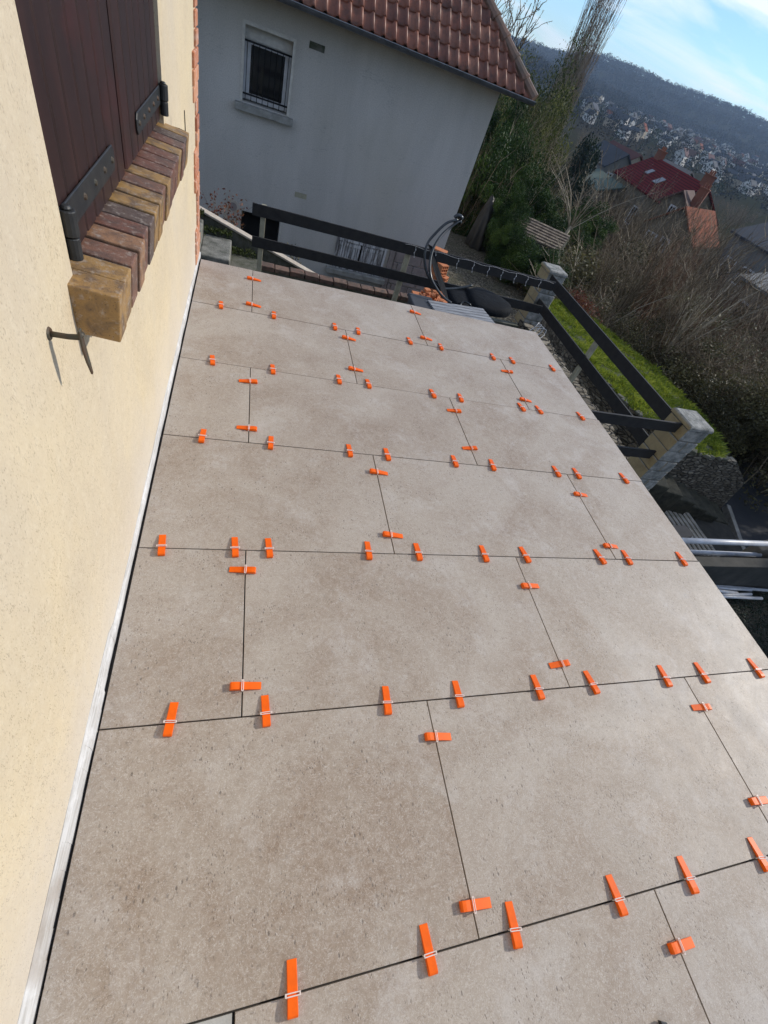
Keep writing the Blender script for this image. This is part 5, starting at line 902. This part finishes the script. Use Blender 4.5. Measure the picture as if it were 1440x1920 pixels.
def house_far(nm, L_, R_, depth, zb, rise, wm, rm, lab, ov=0.35, chims=(), wins=(), gable_front=False, skylights=()):
    """L_, R_: eave corners of the visible side (same height), roof ridge parallel to it (or gable facing when gable_front)"""
    L_, R_ = Vector(L_), Vector(R_); zt = L_.z; R_.z = zt; u = (R_ - L_); W_ = u.length; u.normalize(); n = Vector((-u.y, u.x, 0)); c_ = (L_ + R_) / 2
    if n.dot(c_ - Vector(CAM)) < 0: n = -n
    e = empty(nm, (c_.x, c_.y, zb)); tag(e, lab, 'house')
    f = lambda a, b, z: L_ + u * a + n * b + Vector((0, 0, z - zt)); mb = MB()
    if not gable_front:
        poly = [f(0, 0, zb), f(0, 0, zt), f(0, depth / 2, zt + rise), f(0, depth, zt), f(0, depth, zb)]; mb.prism(poly, u * W_)
        mb.build('wall', wm, e); mb = MB(); t = Vector((0, 0, 0.16)); sl_ = rise / (depth / 2)
        for s_ in (0, 1):
            if s_ == 0: q = [f(-ov, -ov, zt - ov * sl_ + 0.02), f(W_ + ov, -ov, zt - ov * sl_ + 0.02), f(W_ + ov, depth / 2, zt + rise + 0.02), f(-ov, depth / 2, zt + rise + 0.02)]
            else: q = [f(-ov, depth + ov, zt - ov * sl_ + 0.02), f(-ov, depth / 2 + 0.01, zt + rise + 0.02), f(W_ + ov, depth / 2 + 0.01, zt + rise + 0.02), f(W_ + ov, depth + ov, zt - ov * sl_ + 0.02)]
            mb.prism(q, t)
    else:
        poly = [f(0, 0, zb), f(W_, 0, zb), f(W_, 0, zt), f(W_ / 2, 0, zt + rise), f(0, 0, zt)]; mb.prism(poly, n * depth); mb.build('wall', wm, e); mb = MB(); t = Vector((0, 0, 0.16)); sl_ = rise / (W_ / 2)
        mb.prism([f(-ov, -ov, zt - ov * sl_ + 0.02), f(W_ / 2, -ov, zt + rise + 0.02), f(W_ / 2, depth + ov, zt + rise + 0.02), f(-ov, depth + ov, zt - ov * sl_ + 0.02)], t)
        mb.prism([f(W_ / 2 + 0.01, -ov, zt + rise + 0.02), f(W_ + ov, -ov, zt - ov * sl_ + 0.02), f(W_ + ov, depth + ov, zt - ov * sl_ + 0.02), f(W_ / 2 + 0.01, depth + ov, zt + rise + 0.02)], t)
    ro = mb.build('roof', rm, e)
    for (a, b, w, h_) in chims:
        w *= 0.75; h_ *= 0.75; mb = MB(); p = f(a, b, zt + rise); mb.box((p.x, p.y, p.z - 0.5 + h_ / 2), (w, w * 0.55, h_ + 1), rz=math.atan2(u.y, u.x)); mb.box((p.x, p.y, p.z + h_ + 0.05), (w * 1.12, w * 0.68, 0.1), rz=math.atan2(u.y, u.x))
        for q in (-0.3, 0, 0.3): mb.tube([p + u * q * w + Vector((0, 0, h_ + 0.1)), p + u * q * w + Vector((0, 0, h_ + 0.45))], 0.09, 8)
        mb.build('chimney', 'chimney_brick', ro)
    for (a, b, w, h_) in skylights:
        sl_ = rise / (depth / 2); q = [f(a, b, zt + b * sl_ + 0.22), f(a + w, b, zt + b * sl_ + 0.22), f(a + w, b + h_, zt + (b + h_) * sl_ + 0.22), f(a, b + h_, zt + (b + h_) * sl_ + 0.22)]; mb = MB(); mb.prism(q, (0, 0, 0.05)); mb.build('skylight', 'slats', ro)
    for (a, zc, w, h_) in wins:
        mb = MB(); t_ = 0.13
        for (x0, x1, z0_, z1_) in ((a - t_, a, zc - t_, zc + h_ + t_), (a + w, a + w + t_, zc - t_, zc + h_ + t_), (a, a + w, zc + h_, zc + h_ + t_), (a, a + w, zc - t_, zc), (a + w / 2 - 0.03, a + w / 2 + 0.03, zc, zc + h_)):
            mb.prism([f(x0, -0.06, z0_), f(x1, -0.06, z0_), f(x1, -0.06, z1_), f(x0, -0.06, z1_)], n * 0.05)
        w_ = mb.build('window', 'white_trim', e); mb = MB(); mb.prism([f(a, -0.03, zc), f(a + w, -0.03, zc), f(a + w, -0.03, zc + h_), f(a, -0.03, zc + h_)], n * 0.02); mb.build('pane', 'glass', w_)
    return e
G = lambda az, el, d: pel(az, el, d)
L_ = G(34.9, -4.0, 75); Rr = G(39.9, -4.0, 65); Rr.z = L_.z
house_far('valley_house', L_, Rr, 7.4, -12, 2.4, 'stone_house_wall', 'red_roof', 'stone house with bright red tiled roof and two orange chimneys', chims=((0.6, 3.7, 1.5, 1.1), (11.2, 3.7, 1.5, 1.2)), wins=((1.0, -6.6, 0.9, 1.7), (2.6, -6.4, 0.7, 1.0), (7.5, -6.9, 1.0, 1.5), (4.6, -9.3, 0.9, 1.2)), skylights=((3.2, 1.4, 0.8, 0.7), (6.3, 1.0, 1.0, 0.9)))
L_ = G(39.9, -6.2, 55); Rr = G(44.3, -6.2, 53.7); Rr.z = L_.z
house_far('valley_house', L_, Rr, 8, -13, 1.9, 'stone_house_wall', 'orange_roof', 'brown stone house with orange tiled roof and pale window surrounds behind the shrubs', gable_front=True, wins=((0.5, -6.1, 0.8, 0.9), (2.0, -6.7, 0.6, 1.6), (0.5, -8.6, 0.8, 1.4)))
L_ = G(39.8, -4.4, 60); Rr = Vector((CAM[0] + 40.1, CAM[1] + 44.07, L_.z))
house_far('valley_house', L_, Rr, 5, -13, 1.1, 'stone_house_wall', 'brown_roof', 'brown gabled house with pale verge just in front of the red roof', gable_front=True, chims=((2.6, 2.0, 1.2, 1.0),), wins=((1.1, -4.4, 0.45, 1.1),))
L_ = G(47.0, -4.3, 56); Rr = G(53.0, -4.3, 52); Rr.z = L_.z
house_far('valley_house', L_, Rr, 8, -12, 1.6, 'grey_house_wall', 'slate_roof', 'grey walled house with slate roof at the right edge', chims=((5, 4, 1.0, 0.9),), wins=((1.0, -5.6, 1.0, 1.2), (3.0, -5.6, 1.0, 1.2)))
L_ = G(50.2, -6.9, 40); Rr = G(56, -6.9, 38); Rr.z = L_.z
house_far('valley_house', L_, Rr, 6, -11, 0.6, 'cream_house_wall', 'grey_house_wall', 'low flat roofed outbuilding at the right edge below the slate roof', wins=((0.8, -5.2, 0.9, 0.8),))
L_ = G(31.6, -3.7, 84); Rr = G(34.2, -3.7, 80); Rr.z = L_.z
house_far('valley_house', L_, Rr, 7, -13, 2.0, 'cream_house_wall', 'dark_red_roof', 'beige house with dark red roof beside the pointed conifer', wins=((1.0, -6.4, 0.8, 1.4), (3.0, -6.4, 0.8, 1.4)))
L_ = G(33.7, -3.9, 78); Rr = G(36.2, -3.9, 80); Rr.z = L_.z
house_far('valley_house', L_, Rr, 7, -13, 1.6, 'grey_house_wall', 'slate_roof', 'grey gabled house with cream verge left of the red roofed house', gable_front=True, wins=((0.7, -5.6, 0.7, 1.1), (2.2, -5.6, 0.7, 1.1)))
L_ = G(31.4, -5.3, 76); Rr = G(34.2, -5.3, 70); Rr.z = L_.z
house_far('valley_barn', L_, Rr, 6, -13, 1.0, 'stone_house_wall', 'green_roof', 'long outbuilding with pale green metal roof left of the stone house')
L_ = G(21.3, -3.0, 60); Rr = G(24.2, -3.0, 60); Rr.z = L_.z
house_far('valley_house', L_, Rr, 6, -10, 0.6, 'white_house_wall', 'brown_roof', 'pale house glimpsed under the corner of the tiled eave', wins=((0.6, -2.9, 0.9, 0.9),))
L_ = G(37.4, -2.6, 100); Rr = G(39.8, -2.6, 98); Rr.z = L_.z
house_far('valley_house', L_, Rr, 7, -13, 1.0, 'white_house_wall', 'slate_roof', 'house with dark slate roof just behind the orange chimney')

# far town: small houses, copies of a few kinds
def small_house(wm, rm, w, d, h_, rise):
    e = MB(); me_o = None
    x, y = w / 2, d / 2; mb = MB(); mb.prism([(-x, -y, -3), (-x, -y, h_), (-x, 0, h_ + rise), (-x, y, h_), (-x, y, -3)], (w, 0, 0)); root = mb.build('town_house', wm)
    mb = MB(); s_ = rise / y; mb.prism([(-x - .3, -y - .3, h_ - .3 * s_ + .05), (x + .3, -y - .3, h_ - .3 * s_ + .05), (x + .3, 0, h_ + rise + .05), (-x - .3, 0, h_ + rise + .05)], (0, 0, .25)); mb.prism([(-x - .3, y + .3, h_ - .3 * s_ + .05), (-x - .3, 0.02, h_ + rise + .05), (x + .3, 0.02, h_ + rise + .05), (x + .3, y + .3, h_ - .3 * s_ + .05)], (0, 0, .25)); mb.build('roof', rm, root)
    return root
kinds = [('white', 'grey', small_house('white_house_wall', 'slate_roof', 9, 7, 4.6, 2.8)), ('white', 'brown', small_house('white_house_wall', 'brown_roof', 8, 8, 4.2, 3.0)), ('cream', 'grey', small_house('cream_house_wall', 'slate_roof', 11, 7, 5.2, 2.5)), ('cream', 'orange', small_house('cream_house_wall', 'orange_roof', 8, 7, 4.0, 3.0)), ('white', 'dark red', small_house('white_house_wall', 'dark_red_roof', 10, 7, 5.0, 3.0))]
random.seed(77); placed = []; cnt = 0
while cnt < 295:
    az = random.uniform(29.5, 56); d = 370 + 760 * random.random() ** 0.9
    lim = 640 + 480 * min(1, max(0, (az - 29) / 9)) + 70 * math.sin(az * 1.7)
    if d > lim: continue
    p = polar(az, d)
    if any((p.x - a) ** 2 + (p.y - b) ** 2 < 13 ** 2 for a, b in placed): continue
    placed.append((p.x, p.y)); a, b, o = random.choice(kinds[:1] * 8 + kinds[2:3] * 3 + kinds); c_ = copy_tree(o); c_.location = (p.x, p.y, terr(p.x, p.y) + 0.3); c_.rotation_euler = (0, 0, random.choice((0, 1.57)) + 0.5 + random.uniform(-.3, .3)); s_ = random.uniform(0.65, 1.0); c_.scale = (s_, s_, s_)
    band = 'near' if d < 640 else ('middle' if d < 850 else 'upper'); side = 'left' if az < 37 else ('centre' if az < 42 else 'right')
    lab = 'small %s house with %s roof in the %s %s of the far town' % (a, b, band, side); tag(c_, lab, 'house', lab); cnt += 1
for a, b, o in kinds:
    for ch in list(o.children): bpy.data.objects.remove(ch)
    bpy.data.objects.remove(o)
# trees of the town and the wooded hill
def wood(name, n, fn, tree_h, per, sz, mat, lab, seed, flat=0.0):
    rs = np.random.RandomState(seed); Cs, Ts = [], []
    for i in range(n):
        p = fn(rs)
        if p is None: continue
        h_ = tree_h * rs.uniform(0.6, 1.1) * (1 + 0.5 * noise.noise(Vector((p.x * 0.02, p.y * 0.02, 3)))); w = h_ * 0.42; q = rs.normal(0, 1, (per, 3)); q /= np.linalg.norm(q, axis=1, keepdims=True); q *= rs.uniform(0.4, 1, (per, 1)) ** 0.5; C_ = np.array([p.x, p.y, terr(p.x, p.y) + h_ * 0.55]) + q * np.array([w, w, h_ * 0.5]); Cs.append(C_); Ts.append(np.clip(0.45 + 0.9 * noise.noise(Vector((p.x * 0.012, p.y * 0.012, seed))) + rs.normal(0, 0.22) + rs.normal(0, 0.12, per), 0, 1))
    C_ = np.concatenate(Cs); V, F, r_ = leaves(C_, sz, rs, np.concatenate(Ts), aspect=0.55); return tag(npmesh(name, V, F, r_, mat), lab, 'wood', kind='stuff')
def hillpos(rs):
    az = rs.uniform(14, 60); d = rs.uniform(0, 1) ** 0.9 * 850 + 1100; lo = 590 + 540 * min(1, max(0, (az - 26) / 9)); 
    if rs.uniform() < 0.35: d = rs.uniform(lo - 20, 1300)
    if d < lo: return None
    return polar(az, d)
wood('winter_wood', 11000, hillpos, 13, 30, 1.7, 'forest', 'bare winter wood covering the hill above the far town', 5)
def townpos(rs): return polar(rs.uniform(27, 60), 300 + 830 * rs.uniform() ** 0.8)
wood('town_trees', 1700, townpos, 8.5, 40, 0.7, 'forest', 'bare trees scattered between the houses of the far town', 6)
wood('town_evergreens', 330, townpos, 8, 60, 0.7, 'conifer', 'dark evergreens scattered between the houses of the far town', 7)
# ================================================================== HAZE
mb = MB(); mb.bx((-2700, -2700, -60), (2700, 2700, 115)); hz = mb.build('haze', 'field'); k = N('valley_haze'); k.n.remove(k.p); pv = k.n.new('ShaderNodeVolumePrincipled'); pv.inputs['Color'].default_value = (0.55, 0.74, 1.0, 1); pv.inputs['Density'].default_value = 0.00021; pv.inputs['Anisotropy'].default_value = 0.0
k.l.new(pv.outputs[0], k.n['Material Output'].inputs['Volume']); hz.data.materials.clear(); hz.data.materials.append(k.m); tag(hz, kind='stuff')
tag(hz, 'thin pale haze filling the valley', 'haze')
